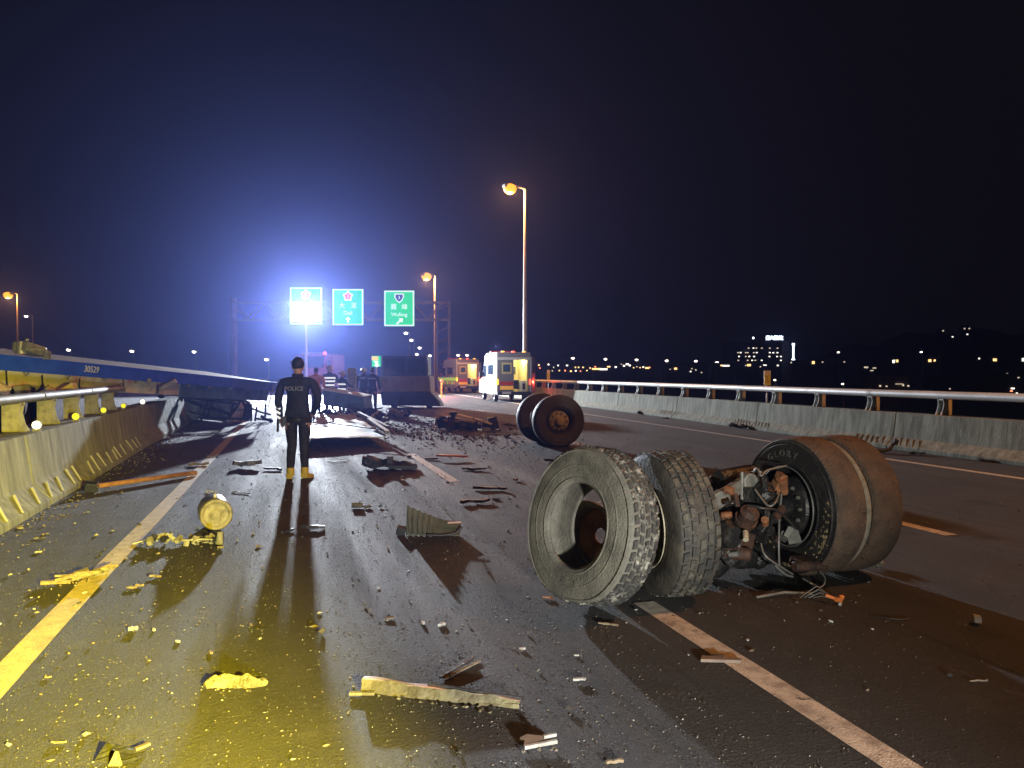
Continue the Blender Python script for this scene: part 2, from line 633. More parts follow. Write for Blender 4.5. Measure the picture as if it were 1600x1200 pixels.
profR = [(0, 0), (0, .075), (.17, .24), (.245, .74), (.60, .74), (.62, 0)]
profL = [(0, 0), (0, .075), (.19, .27), (.27, .83), (.66, .83), (.86, 0)]
rspans = []
for y0, y1 in zip([-6, 1.6, 7.4, 13.05, 18.6, 24.1, 29.7, 35.3, 40.9, 46.5, 52.1, 63, 75, 90, 110, 140], [1.6, 7.4, 13.05, 18.6, 24.1, 29.7, 35.3, 40.9, 46.5, 52.1, 63, 75, 90, 110, 140, 180]):
    rspans.append((y0, y1))
rr = random.Random(5)
ribs = []
for yj in (13.05, 18.6, 24.1):
    for k in range(-5, 7):
        if k != 0:
            ribs.append((yj + k * .17, .12, rr.uniform(.75, .95)))
barrier('concrete_barrier', 'pale grey concrete barrier with a white pipe rail along the right shoulder', rb_x, 1, profR, rspans, ribs,
        steel_rail, white_metal, 1.13, 2.0, 12.0, .40, .078, None, (-2, 110), None)
lspans = [(-6, -1), (-1, 4.4), (4.4, 10.2), (10.2, 16.0), (16.0, 21.6), (21.6, 26.4)]
ribs = []
y = 5.6
while y < 17.5:
    ribs.append((y, .22 + rr.uniform(-.05, .05), rr.uniform(.75, 1.0)))
    y += rr.choice([.34, .42, .5, .62, .8])
barrier('concrete_barrier', 'yellow lit concrete median barrier with a dark pipe rail along the left shoulder', lb_x, -1, profL, lspans, ribs,
        dull_rail, dusty_bracket, 1.24, 1.5, 7.9, .52, .062, None, (2.9, 17.9), None)
def far_median():
    m = MB()
    vs, fs = [], []
    k = len(profL)
    yy = [46, 60, 80, 110, 150]
    for y in yy:
        for (o, z) in profL:
            vs.append((lb_x(y) - o + 2.9, y - 46, z))
    for i in range(len(yy) - 1):
        for j in range(k):
            fs.append((i * k + j, i * k + (j + 1) % k, (i + 1) * k + (j + 1) % k, (i + 1) * k + j))
    fs.append(tuple(range(k - 1, -1, -1)))
    m.add(vs, fs)
    tag(m.build('concrete_barrier', concrete, loc=(-2.9, 46, 0)), 'distant length of concrete median barrier beyond the wrecked trailer', 'barrier')
far_median()

# round reflectors standing on the median barrier
refl_white = glow('white_reflector', (1.0, 1.0, .82), 2.2)  # lenses glow by emission in place of headlight they throw back
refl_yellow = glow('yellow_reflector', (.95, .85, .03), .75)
def reflector(px, py, mat, label, r=.044):
    # on the median barrier's top edge
    best = None
    y = 5.0
    while y < 30:
        x = lb_x(y) - .34
        f = x * sy_ + y * cy_
        qx = 800 + FPX * (x * cy_ - y * sy_) / f
        if best is None or abs(qx - px) < best[0]:
            best = (abs(qx - px), x, y)
        y += .05
    x, y = best[1], best[2]
    t = thing('reflector', label, 'reflector', (x, y, .83), group='round reflectors along the median barrier')
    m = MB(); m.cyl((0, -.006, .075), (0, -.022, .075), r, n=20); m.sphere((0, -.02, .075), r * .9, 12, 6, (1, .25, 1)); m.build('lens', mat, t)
    m = MB(); m.cyl((0, .02, .075), (0, -.006, .075), r + .008, n=20); m.box((0, .01, .012), (.09, .07, .022)); m.box((0, .01, .04), (.03, .02, .05)); m.build('bracket', dusty_bracket, t)
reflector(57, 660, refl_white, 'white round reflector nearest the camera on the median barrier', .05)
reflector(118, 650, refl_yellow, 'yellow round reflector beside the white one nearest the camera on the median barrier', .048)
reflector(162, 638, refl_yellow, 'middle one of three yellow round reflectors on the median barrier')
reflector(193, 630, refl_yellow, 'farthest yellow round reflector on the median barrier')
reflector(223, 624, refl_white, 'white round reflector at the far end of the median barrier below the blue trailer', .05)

# ------------------------------------------------------------------ sign gantry and its signs
gantry_steel = M('gantry_steel', (.13, .12, .13), .6, metal=.1, col2=(.09, .085, .09), scale=2)
GF = 67.0
R3 = Matrix.Rotation(-YAW, 4, 'Z')
gl, gr = D(365, 584, GF), D(692, 584, GF)
gt = thing('sign_gantry', 'wide steel gantry of two posts and a lattice beam over the road', 'gantry', (gl.x, gl.y, 0), -YAW)
GW = (692 - 365) / FPX * GF
zt, zb = EYE + (584 - 473) / FPX * GF, EYE + (584 - 500) / FPX * GF
m = MB(); m.cyl((0, 0, 0), (0, 0, zt + .4), .33, .26, n=14); m.box((0, 0, .15), (1.2, 1.2, .3)); m.build('post', gantry_steel, gt)
for dx in (-.55, .55):
    m = MB(); m.cyl((GW + dx, 0, 0), (GW + dx, 0, zt + .1), .15, .13, n=10); m.build('post', gantry_steel, gt)
m = MB()
for k in range(8):
    m.bar((GW - .55, 0, .4 + k * .95), (GW + .55, 0, .9 + k * .95), .07)
m.build('ladder_bracing', gantry_steel, gt)
for z in (zt, zb):
    for dy in (-.5, .5):
        m = MB(); m.bar((0, dy, z), (GW + .5, dy, z), .16); m.build('chord', gantry_steel, gt)
nb = 14
for k in range(nb):
    a, b = GW * k / nb, GW * (k + 1) / nb
    for dy in (-.5, .5):
        m = MB(); m.bar((a, dy, zb if k % 2 else zt), (b, dy, zt if k % 2 else zb), .09); m.build('diagonal', gantry_steel, gt)

sign_green = glow('sign_green', (.0, .66, .17), .92)  # sign colours emit, standing in for headlight thrown back by the faces
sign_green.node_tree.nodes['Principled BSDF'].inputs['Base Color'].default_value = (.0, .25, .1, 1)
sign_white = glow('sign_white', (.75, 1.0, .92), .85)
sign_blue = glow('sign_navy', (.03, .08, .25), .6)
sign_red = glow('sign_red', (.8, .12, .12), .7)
sign_back = M('sign_back', (.25, .26, .27), .5, metal=.5)
def put_text(body, size, loc, mat, parent, name='lettering', f='front'):
    me = text_mesh(body, size, .01)
    me.materials.clear(); me.materials.append(mat)
    return inst(name, me, parent, loc, (pi / 2, 0, 0))
def road_sign(px, py, wpx, hpx, label, shield, lines, arrow):
    p = D(px, py, GF - 1.1)
    k = (GF - 1.1) / FPX
    W, Hh = wpx * k, hpx * k
    t = thing('road_sign', label, 'road sign', (p.x, p.y, p.z - Hh / 2), -YAW, 'green road signs on the gantry')
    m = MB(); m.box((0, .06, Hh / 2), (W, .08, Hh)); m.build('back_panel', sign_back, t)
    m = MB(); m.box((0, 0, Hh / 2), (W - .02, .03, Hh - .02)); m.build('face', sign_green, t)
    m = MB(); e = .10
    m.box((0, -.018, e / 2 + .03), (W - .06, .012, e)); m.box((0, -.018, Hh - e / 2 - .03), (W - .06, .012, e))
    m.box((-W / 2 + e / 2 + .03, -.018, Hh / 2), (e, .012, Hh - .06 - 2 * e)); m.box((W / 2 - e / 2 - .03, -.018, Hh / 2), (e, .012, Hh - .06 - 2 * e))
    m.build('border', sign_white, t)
    for zz in (Hh * .25, Hh * .8):
        m = MB(); m.bar((-.5, .1, zz), (-.5, .6, zz), .07); m.bar((.5, .1, zz), (.5, .6, zz), .07); m.build('hanger', gantry_steel, t)
    def poly(pts, mat, y, name):
        m = MB(); m.prism(pts, y, y - .012, lambda u, v, tt: Vector((u, tt, v))); return m.build(name, mat, t)
    cz = Hh * .795
    r = W * .15
    if shield == 'blossom':
        def bl(s):
            return [(s * (1 + .16 * cos(5 * a)) * sin(a), cz + s * (1 + .16 * cos(5 * a)) * cos(a)) for a in [2 * pi * i / 40 for i in range(40)]]
        poly(bl(r), sign_white, -.015, 'emblem'); poly(bl(r * .68), sign_red, -.030, 'emblem_field')
        me = text_mesh('3', r * .9, .01); me.materials.clear(); me.materials.append(sign_white)
        inst('emblem_number', me, t, (0, -.05, cz), (pi / 2, 0, 0))
    elif shield == 'shield':
        sh = lambda s: [(-s, cz + s * .9), (s, cz + s * .9), (s * 1.05, cz + s * .2), (s * .6, cz - s * .7), (0, cz - s * 1.15), (-s * .6, cz - s * .7), (-s * 1.05, cz + s * .2)]
        poly(sh(r), sign_white, -.015, 'emblem'); poly(sh(r * .78), sign_blue, -.030, 'emblem_field')
        me = text_mesh('3', r * .9, .01); me.materials.clear(); me.materials.append(sign_white)
        inst('emblem_number', me, t, (0, -.05, cz), (pi / 2, 0, 0))
    for body, size, fz, dx in lines:
        put_text(body, size * W, (dx * W, -.03, Hh * fz), sign_white, t)
    if arrow:
        s = W * .10
        ar = [(-s * .35, -s), (s * .35, -s), (s * .35, 0), (s * .95, 0), (0, s * 1.0), (-s * .95, 0), (-s * .35, 0)]
        if arrow == 'slant':
            ar = [(x * cos(-.85) - z * sin(-.85), x * sin(-.85) + z * cos(-.85)) for x, z in [(-s * .25, -s * 1.7), (s * .25, -s * 1.7), (s * .3, 0), (s * .95, 0), (0, s * 1.1), (-s * .95, 0), (-s * .3, 0)]]
        poly([(x + (W * .04 if arrow == 'slant' else 0), z + Hh * .16) for x, z in ar], sign_white, -.015, 'arrow')
    return t
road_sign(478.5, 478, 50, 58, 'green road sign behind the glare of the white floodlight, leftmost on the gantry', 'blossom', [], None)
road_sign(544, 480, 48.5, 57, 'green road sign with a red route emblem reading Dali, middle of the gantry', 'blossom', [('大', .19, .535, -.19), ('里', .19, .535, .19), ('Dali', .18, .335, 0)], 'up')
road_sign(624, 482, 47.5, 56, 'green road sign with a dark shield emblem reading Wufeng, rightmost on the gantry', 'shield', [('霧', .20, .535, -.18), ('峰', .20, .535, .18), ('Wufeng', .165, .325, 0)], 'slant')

# ------------------------------------------------------------------ street lamps
lamp_glow = glow('sodium_lamp', (1.0, .40, .02), 1.6)  # orange halo of the lamp is put into this oversized glowing bulb
lamp_core = glow('sodium_arc', (1.0, .70, .25), 4.0)
lamp_white = glow('pale_lamp', (1.0, .84, .68), 7.0)
pole_steel = M('pole_steel', (.46, .43, .40), .5, metal=.3, col2=(.36, .33, .30), scale=2)
pole_amber = M('aged_pole_steel', (.34, .30, .26), .5, metal=.3)
def lamp_arc(t, c, r):
    m = MB(); m.sphere(c, r, 12, 8, (1, 1, .9)); m.build('arc_tube', lamp_core, t)
def street_lamp(base, head, r0, label, mat, pmat=pole_steel, ls=1.0, power=0.0, detail=True):
    base, head = Vector(base), Vector(head)
    t = thing('street_lamp', label, 'street lamp', base, group='street lamps along the roads')
    top = Vector((0, 0, head.z - base.z + .05 * ls))
    hd = head - base
    m = MB(); m.cyl((0, 0, 0), (0, 0, top.z), r0, r0 * .55, n=10)
    if detail: m.cyl((0, 0, 0), (0, 0, .5), r0 * 1.5, r0 * 1.3, n=10)
    m.build('pole', pmat, t)
    arm = Vector((hd.x, hd.y, top.z + .05))
    d = Vector((hd.x, hd.y, 0)).normalized()
    m = MB(); m.tube([top, top.lerp(arm, .5) + Vector((0, 0, .06 * ls)), arm], r0 * .4, 6); m.build('arm', pmat, t)
    m = MB(); m.bar(arm - d * .25 * ls, arm + d * .42 * ls, .30 * ls, .14 * ls); h = m.build('lamp_head', pmat, t, bevel=.03 * ls)
    m = MB(); m.sphere(arm + d * .1 * ls - Vector((0, 0, .10 * ls)), (.30 if mat is lamp_glow else .20) * ls, 12, 8, (1, 1, .75)); g_ = m.build('bulb', mat, h)
    if mat is lamp_glow:
        lamp_arc(t, arm + d * .1 * ls - Vector((0, 0, .19 * ls)), .12 * ls)
    if power:
        lamp('lamp_light', 'POINT', base + arm + d * .1 * ls - Vector((0, 0, .35 * ls)), SODIUM, power, size=.15)
    return t
b1 = D(820.5, 584, 46); h1 = D(800, 296, 45.6)
street_lamp((b1.x, b1.y, .0), h1, .15, 'tall street lamp with a bright orange light behind the ambulance by the right barrier', lamp_glow, power=5500, ls=1.35)
b2 = D(680, 584, 82); h2 = D(669, 432, 81.5)
street_lamp((b2.x, b2.y, 0), h2, .17, 'street lamp with an orange light to the right of the Wufeng sign', lamp_glow, power=11000, ls=1.8)
b3 = D(29, 584, 101); h3 = D(16, 461, 101)
street_lamp((b3.x, b3.y, -7), h3, .2, 'street lamp with an orange light at the left above the blue trailer', lamp_glow, power=9000, ls=1.9)
b4 = D(51.5, 584, 138); h4 = D(43, 494, 138)
street_lamp((b4.x, b4.y, -7), h4, .2, 'small dim street lamp just right of the orange lamp at the left', lamp_white, ls=1.5)
for (px, py, lb) in ((110, 546, 'leftmost of three tiny lamps in a row above the trailer deck'), (209, 548, 'middle one of three tiny lamps in a row above the trailer deck'), (306, 549, 'rightmost of three tiny lamps in a row above the trailer deck'), (419, 561, 'tiny lamp above the end of the trailer beside the officer')):
    f = 330.0
    b, h = D(px + 1, 584, f), D(px - 1, py, f)
    street_lamp((b.x, b.y, -7), h, .25, 'far street lamp, ' + lb, lamp_white, ls=4.2, detail=False)
for (px, py, f, lb) in ((636, 520, 196, 'highest of the far lamps winding away below the Wufeng sign'), (644, 531, 236, 'second highest of the far lamps winding away below the Wufeng sign'),
                        (657, 543, 306, 'third of the far lamps winding away below the Wufeng sign'), (652.5, 553, 404, 'low lamp at the left of the far lamps below the Wufeng sign'), (673, 555, 432, 'last of the far lamps winding away below the Wufeng sign'),
                        (717, 554.5, 418, 'left lamp of the far pair above the smaller ambulance'), (731, 554.5, 421, 'right lamp of the far pair above the smaller ambulance')):
    b, h = D(px + 4 * 196 / f, 584, f), D(px, py, f)
    street_lamp((b.x, b.y, 0), h, .16, 'far street lamp, ' + lb, lamp_white, ls=.9 + f / 120, detail=False)
# the lamp that stands beside the camera, out of the picture on the right
street_lamp((14.0, 2.0, 0), (11.4, 2.2, 12.0), .15, 'tall street lamp with an orange light close by on the right barrier', lamp_glow, power=5000, ls=1.35)

# ------------------------------------------------------------------ the town beyond the road
city_white = glow('window_white', (1.0, .93, .80), 2.4)
city_warm = glow('window_warm', (1.0, .60, .24), 2.4)
city_dim = glow('window_dim', (.9, .75, .55), 1.0)
city_blue = glow('sign_blue_white', (.72, .85, 1.0), 6.0)
city_red = glow('window_red', (1.0, .25, .12), 3.0)
def building(f, x0, x1, ytop, label, lights, name='building', cat='building', wall=dark_wall, base=-7, depth=14, roof=None, group=None):
    """dark building whose front faces the road; lights are (px, py, w, h, material) in photo pixels"""
    k = f / FPX
    xc = (x0 + x1) / 2
    p = D(xc, 584, f)
    t = thing(name, label, cat, (p.x, p.y, base), -YAW, group)
    Wd = (x1 - x0) * k
    top = EYE + (584 - ytop) * k - base
    m = MB(); m.box((0, depth / 2, top / 2), (Wd, depth, top)); m.build('wall', wall, t)
    m = MB(); m.box((0, depth / 2, top + .25), (Wd + .6, depth + .6, .5)); m.build('roof_edge', wall, t)
    for (px, py, ww, hh, mt) in lights:
        X, Z = (px - xc) * k, EYE + (584 - py) * k - base
        m = MB(); m.box((0, 0, 0), (ww * k, .3, hh * k)); m.build('window', mt, t, loc=(X, -.12, Z))
    return t, k, xc, base
hosp = []
for py, xs in ((544, (1169.5, 1177, 1181.5, 1190, 1202.5, 1214.5, 1225.5)), (551, (1153, 1157, 1165, 1168, 1177.5, 1182, 1202.5, 1208, 1214.5, 1226)), (557, (1154.5, 1165, 1170.5, 1178, 1202, 1214, 1220, 1226)), (563, (1153.5, 1168, 1175, 1180, 1190, 1220, 1231))):
    for i, x in enumerate(xs):
        mt = city_white if (int(x * 7 + py) % 3) else city_dim
        hosp.append((x, py, 2.4, 1.7, mt))
hosp += [(1170, 570.5, 6, 3.4, city_warm), (1165, 571, 2, 1.5, city_dim), (1195, 570.5, 5, 1.6, city_white), (1188, 573, 2, 2, city_dim), (1215, 571, 2.5, 2, city_white)]
t, k, xc, base = building(520, 1148, 1232, 536, 'wide dark hospital block with lit windows and white rooftop sign letters', hosp, depth=30)
for body, px, sz in (('亞', 1199.5, 7.5), ('大', 1205.5, 7.5), ('醫', 1212, 7.5), ('院', 1219.5, 7.5)):
    me = text_mesh(body, sz * k * 1.05, .2); me.materials.clear(); me.materials.append(city_blue)
    inst('sign_letter', me, t, ((px - xc) * k, -.2, EYE + (584 - 528.5) * k - base), (pi / 2, 0, 0))
m = MB(); m.box((0, 0, 0), (2.2 * k, .5, 3 * k)); m.build('roof_light', city_blue, t, loc=((1177.5 - xc) * k, 1, EYE + (584 - 528) * k - base))
for px in (1199.5, 1219.5):
    m = MB(); m.bar(((px - xc) * k, 1, EYE + (584 - 540) * k - base), ((px - xc) * k, 1, EYE + (584 - 526) * k - base), .5); m.build('sign_frame', dark_wall, t)
t, k, xc, base = building(505, 1233, 1246, 534, 'narrow dark tower with a tall white light strip beside the hospital', [(1239.3, 549, 2.2, 23, city_blue), (1239.3, 538, 4.2, 3, city_blue), (1239.3, 561.5, 4.6, 2, city_blue), (1236, 566.5, 2, 2, city_dim)])
rr = random.Random(11)
def lights_row(x0, x1, y0, y1, n, warm=.6):
    out = []
    for i in range(n):
        mt = rr.choice([city_warm, city_warm, city_white, city_dim, city_red] if rr.random() < warm else [city_white, city_white, city_dim])
        out.append((rr.uniform(x0, x1), rr.uniform(y0, y1), rr.uniform(1.0, 3.0), rr.uniform(1.2, 2.0), mt))
    return out
rowA = [(842, 570.5, 2.4, 2.2, city_warm), (843.5, 575, 2, 1.6, city_red), (857, 569.5, 2.4, 2.4, city_white), (865, 574, 2, 1.8, city_dim), (872, 571, 2.2, 2, city_white), (874, 579, 2, 1.8, city_warm), (863, 579.5, 2, 1.8, city_dim), (886, 571, 3, 2, city_white), (883, 579, 2.4, 2, city_red), (892, 580, 3, 2.2, city_warm)]
building(360, 834, 897, 566, 'low dark building with scattered lights just right of the tall lamp post', rowA, depth=10)
building(380, 898, 927, 569, 'long dark shed with a row of warm lights left of the bright yard', [(899, 574, 2, 2, city_warm), (904, 574, 2, 2, city_warm), (911, 574, 2.4, 2, city_warm), (899.5, 579.5, 2.6, 2, city_white), (907, 580, 2, 1.6, city_red), (917, 579, 2, 1.6, city_warm), (922, 575, 2, 2, city_warm)], depth=10)
building(370, 928, 985, 567, 'low building lit in a bright warm band at the middle of the skyline', [(932, 576.5, 14, 2.6, city_warm), (943, 577, 12, 2.6, city_white), (951, 573, 5, 2, city_warm), (930, 573, 2, 2, city_red), (962, 573.5, 3, 2.4, city_white), (975, 571.5, 3, 2.4, city_white), (980, 569, 4.5, 2.6, city_white), (984, 571, 3, 2.4, city_white), (971, 569, 2, 1.4, city_dim)], depth=12)
building(390, 986, 1022, 569, 'dark building with a row of small warm windows before the gap in the skyline', [(990, 574.5, 2, 1.6, city_warm), (995, 573, 2, 1.6, city_dim), (1000, 574.5, 2, 1.6, city_warm), (1005, 573.5, 2.4, 2, city_white), (1011, 575, 6, 2.6, city_warm), (1015, 574, 2, 2, city_red)], depth=10)
building(400, 1040, 1075, 571, 'small dark building with a single amber lamp right of the gap in the skyline', [(1055.5, 576, 4.5, 3, city_warm), (1047, 577, 2, 1.2, city_dim)], depth=10)
building(400, 1076, 1106, 570, 'dark building with a few low pale lights below an orange lamp', [(1079, 580.5, 2, 1.8, city_white), (1087, 578, 2, 2, city_dim), (1096, 582, 2, 1.8, city_dim), (1081, 576, 2, 1.6, city_dim)], depth=10)
building(410, 1120, 1147, 568, 'dark building with one wide lit shopfront left of the hospital', [(1134, 571.5, 11, 2.2, city_white), (1127, 571, 3, 2, city_warm)], depth=10)
building(430, 1252, 1322, 564, 'long low dark building with two small lamps right of the narrow tower', [(1270.5, 566.5, 4, 4.4, city_warm), (1285, 565.8, 2, 1.8, city_dim), (1331 - 12, 565.5, 2, 1.6, city_dim)], depth=12)
building(420, 1345, 1376, 568, 'dark house with a short row of pale windows left of the dim brown house', [(1353, 574, 6, 2.4, city_dim), (1366, 575, 5, 1.8, city_dim), (1362, 579, 5, 1.4, city_dim)], depth=10)
building(430, 1385, 1412, 560, 'dark building with a pair of bright square windows', [(1396, 564.8, 3.6, 4.6, city_white), (1401.5, 564, 3.2, 4, city_warm), (1399, 549.5 + 13, 2, 1, city_dim)], depth=10)
building(440, 1440, 1470, 557, 'dark building with twin orange lights on the right skyline', [(1452.5, 563.5, 4.4, 4.0, city_warm), (1460, 563.3, 3, 3, city_warm)], depth=10)
building(440, 1518, 1566, 557, 'dark building with one orange light near the right edge', [(1529.5, 560.2, 2.2, 2.2, city_white), (1554, 562.3, 5.6, 4, city_warm)], depth=10)
building(440, 1586, 1625, 557, 'dark building with a white light cut by the right edge', [(1598.5, 562, 4, 5, city_white)], depth=10)
brown_wall = M('brown_wall', (.16, .115, .07), .8, col2=(.08, .06, .04), scale=.6)
t, k, xc, base = building(210, 1371, 1422, 590, 'dim brown house with faint lights below the skyline', [(1375, 603, 2.4, 2.4, city_dim), (1385, 603.5, 2.2, 1.6, city_dim), (1411, 602, 2, 2.2, city_dim), (1419, 603, 2.2, 2.2, city_dim), (1405, 600, 12, .8, city_dim)], wall=brown_wall, depth=8)
building(230, 1480, 1545, 598, 'dark house with one small light low beyond the right rail', [(1535, 600.5, 2.2, 2.2, city_white), (1478 + 6, 607.5, 1.6, 1.6, city_dim)], depth=8)
building(200, 1556, 1610, 583, 'dark house with a white and a red light low at the right edge', [(1573, 582.5, 2, 1.6, city_dim), (1582, 607, 5, 2, city_white), (1580, 611, 3, 2, city_red), (1588.5, 614.5, 2.2, 1.8, city_white), (1591, 590, 2, 1.6, city_dim)], depth=8)
for (px, py, f, lb) in ((897, 559, 420, 'first from the left of the orange lamps over the low buildings'), (948, 560.5, 425, 'second from the left of the orange lamps over the low buildings'), (996.5, 561.5, 430, 'third from the left of the orange lamps over the low buildings'),
                        (1043.5, 563, 430, 'fourth from the left of the orange lamps, over the gap in the skyline'), (1089, 563.5, 430, 'fifth and brightest of the orange lamps left of the hospital'), (1122, 565.5, 440, 'last of the orange lamps before the hospital')):
    b, h = D(px + .5, 584, f), D(px - .8, py, f)
    street_lamp((b.x, b.y, -7), h, .2, 'far lamp, ' + lb, lamp_white, pole_amber, ls=4.4, detail=False)
for (px, py, f, lb) in ((1212, 593.5, 150, 'single white lamp right of the yellow kilometre sign below the skyline'), (1318, 599.5, 170, 'lone white lamp low beyond the rail right of the hospital'), (1440.5, 549.5, 430, 'white lamp high on the right skyline above the twin orange lights'),
                        (1311, 550, 430, 'faint lamp right of the narrow tower')):
    b, h = D(px + .5, 584, f), D(px - .5, py, f)
    street_lamp((b.x, b.y, -7), h, .12, lb, lamp_white, pole_amber, ls=f / 130, detail=False)
# the dark hill with a few houses lit on it
m = MB()
vs, fs = [], []
hc = D(1520, 584, 800)
for j in range(7):
    for i in range(25):
        u, v = i / 24 - .5, j / 6 - .5
        hgt = 52 * max(0, 1 - (2 * abs(u)) ** 2.2) * max(0, 1 - (2 * abs(v)) ** 2) + 5 * sin(i * 1.7) * max(0, 1 - (2 * abs(v)) ** 2)
        vs.append((hc.x + u * 420 * cy_ + v * 240 * sy_, hc.y - u * 420 * sy_ + v * 240 * cy_, -7.2 + hgt))
for j in range(6):
    for i in range(24):
        a = j * 25 + i
        fs.append((a, a + 1, a + 26, a + 25))
m.add(vs, fs, True)
tag(m.build('hill', dark_ground), kind='structure')
for (px, py, lb, mt) in ((1488, 525.5, 'lone lit house at the left on the dark hill', city_white), (1511, 521.5, 'brighter lit house at the right on the dark hill', city_white), (1473, 516, 'faintest house on the dark hill, farthest left', city_dim), (1506.5, 512.5, 'dim house high on the dark hill, left of a pair', city_dim), (1514, 512.5, 'dim house high on the dark hill, right of a pair', city_dim)):
    f = 660
    p = D(px, py, f)
    t = thing('hill_house', lb, 'house', (p.x, p.y, p.z - 2.5), -YAW)
    m = MB(); m.box((0, 3, -2.5), (5, 5.6, 11)); m.build('wall', dark_wall, t)
    m = MB(); m.prism([(-3, 3), (3, 3), (0, 5)], .2, 6.2, lambda u, v, tt: Vector((u, tt, v))); m.build('roof', dark_wall, t)
    m = MB(); m.box((0, .1, 2.0), (1.3, .3, 1.1)); m.build('window', mt, t)
# small yellow kilometre sign on the outside of the right barrier, and its plain twin further on
km_yellow = M('sign_yellow', (.75, .60, .08), .5)
km_white = M('sign_pale', (.75, .72, .62), .5)
def km_sign(px, ytop, ybot, wpx, f, label):
    k = f / FPX
    p = D(px, 584, f)
    t = thing('kilometre_sign', label, 'sign', (p.x, p.y, .3), -YAW)
    zt, zb = EYE + (584 - ytop) * k - .3, EYE + (584 - ybot) * k - .3
    m = MB(); m.cyl((0, .03, 0), (0, .03, zt - .05), .025, n=8); m.build('pole', pole_steel, t)
    m = MB(); m.box((0, 0, (zt + zb) / 2), (wpx * k, .02, zt - zb)); m.build('plate', km_yellow, t)
    m = MB(); m.box((0, -.012, zt - (zt - zb) * .16), (wpx * k * .96, .01, (zt - zb) * .26)); m.build('header', km_white, t)
    dk = M('sign_mark', (.16, .13, .03), .6)
    for i, zz in enumerate((.42, .58, .74)):
        m = MB(); m.box((-.12 * wpx * k + i * .1 * wpx * k, -.012, zt - (zt - zb) * zz), (wpx * k * .22, .008, (zt - zb) * .06)); m.build('mark', dk, t)
km_sign(1199, 579, 602, 10, 21.5, 'small yellow and white sign on a pole behind the right barrier below the hospital')
km_sign(857, 578, 596, 4.5, 50, 'far small sign on a pole by the right rail beside the ambulance')

# ------------------------------------------------------------------ tyres, wheels and the torn-off axle
def shift(m, v):
    v = Vector(v)
    m.v = [p + v for p in m.v]
    return m
def frame(center, axis):
    x = Vector(axis).normalized()
    z = Vector((0, 0, 1))
    z = (z - x * z.dot(x)).normalized()
    y = z.cross(x)
    R = Matrix((x, y, z)).transposed().to_4x4()
    return Matrix.Translation(center) @ R
def tyre_profile(R, W, rb, crown=.006):
    o = [(rb, -.40 * W), (rb + .02, -.47 * W), (rb + .07, -.495 * W), (R - .13, -.50 * W), (R - .07, -.488 * W), (R - .035, -.462 * W), (R - .012, -.43 * W), (R - .003, -.38 * W), (R + crown, -.12 * W)]
    o = o + [(r, -x) for r, x in reversed(o)]
    i = [(rb + .035, .39 * W), (R - .10, .44 * W), (R - .045, .38 * W), (R - .028, .25 * W)]
    return o + i + [(r, -x) for r, x in reversed(i)]
def tread_blocks(m, R, W, rows, cols, h, rng, zig=.35, keep=.97, fn=None):
    span = W * .84
    for j in range(cols):
        x0 = -span / 2 + span * j / cols + .0075
        x1 = -span / 2 + span * (j + 1) / cols - .0075
        for i in range(rows):
            if rng.random() > keep:
                continue
            da = 2 * pi / rows
            a0 = da * (i + (.5 if j % 2 else 0)) + .0095 / R
            a1 = a0 + da - .019 / R
            sk = (zig if j % 2 else -zig) * da * .3
            hh = h * rng.uniform(.7, 1.1)
            vs = []
            for (r, k) in ((R - .012, 0), (R + hh, .0022)):
                for (x, a) in ((x0 + k, a0 + k / R), (x1 - k, a0 + sk + k / R), (x1 - k, a1 + sk - k / R), (x0 + k, a1 - k / R)):
                    drop = .010 * (abs(x) / (W * .42)) ** 3
                    p = Vector((x, (r - drop) * cos(a), (r - drop) * sin(a)))
                    vs.append(fn(p) if fn else p)
            m.add(vs, [(3, 2, 1, 0), (4, 5, 6, 7), (0, 1, 5, 4), (1, 2, 6, 5), (2, 3, 7, 6), (3, 0, 4, 7)])
rt = random.Random(21)
AX1 = vdir(.80, .58, -.18)
def place_wheel(px, f, axis, R, W, name, label, cat, group=None, dz=0.0, z=None):
    p = D(px, 584, f)
    tz = abs(Vector(axis).normalized().z)
    p.z = R * sqrt(1 - tz * tz) + W * .42 * tz + dz if z is None else z
    return thing(name, label, cat, group=group, M=frame(p, axis)), p

# 1. loose tyre in front
t, p = place_wheel(921, 5.15, AX1, .525, .27, 'tyre_casing', 'loose upright truck tyre with a dusty pale sidewall and open centre, nearest the camera', 'tyre', dz=-.012)
def sag(q):
    q = q.copy()
    s = max(0, -q.z - .42)
    q.z += s * .30
    q.x *= 1 + s * 1.2
    return q
m = MB(); m.lathe(tyre_profile(.525, .27, .275), 80, closed=True, fn=sag); m.build('carcass', rubber_dusty, t)
m = MB(); tread_blocks(m, .525, .27, 44, 5, .019, rt, fn=sag); tag(m.build('tread', tread_dusty, t), kind='stuff')
m = MB()
for r, x in ((.50, -.1325), (.40, -.1365), (.315, -.135)):
    m.lathe([(r - .006, x + .004), (r, x - .004), (r + .006, x + .004)], 80, fn=sag)
m.build('sidewall_ridge', rubber_dusty, t)

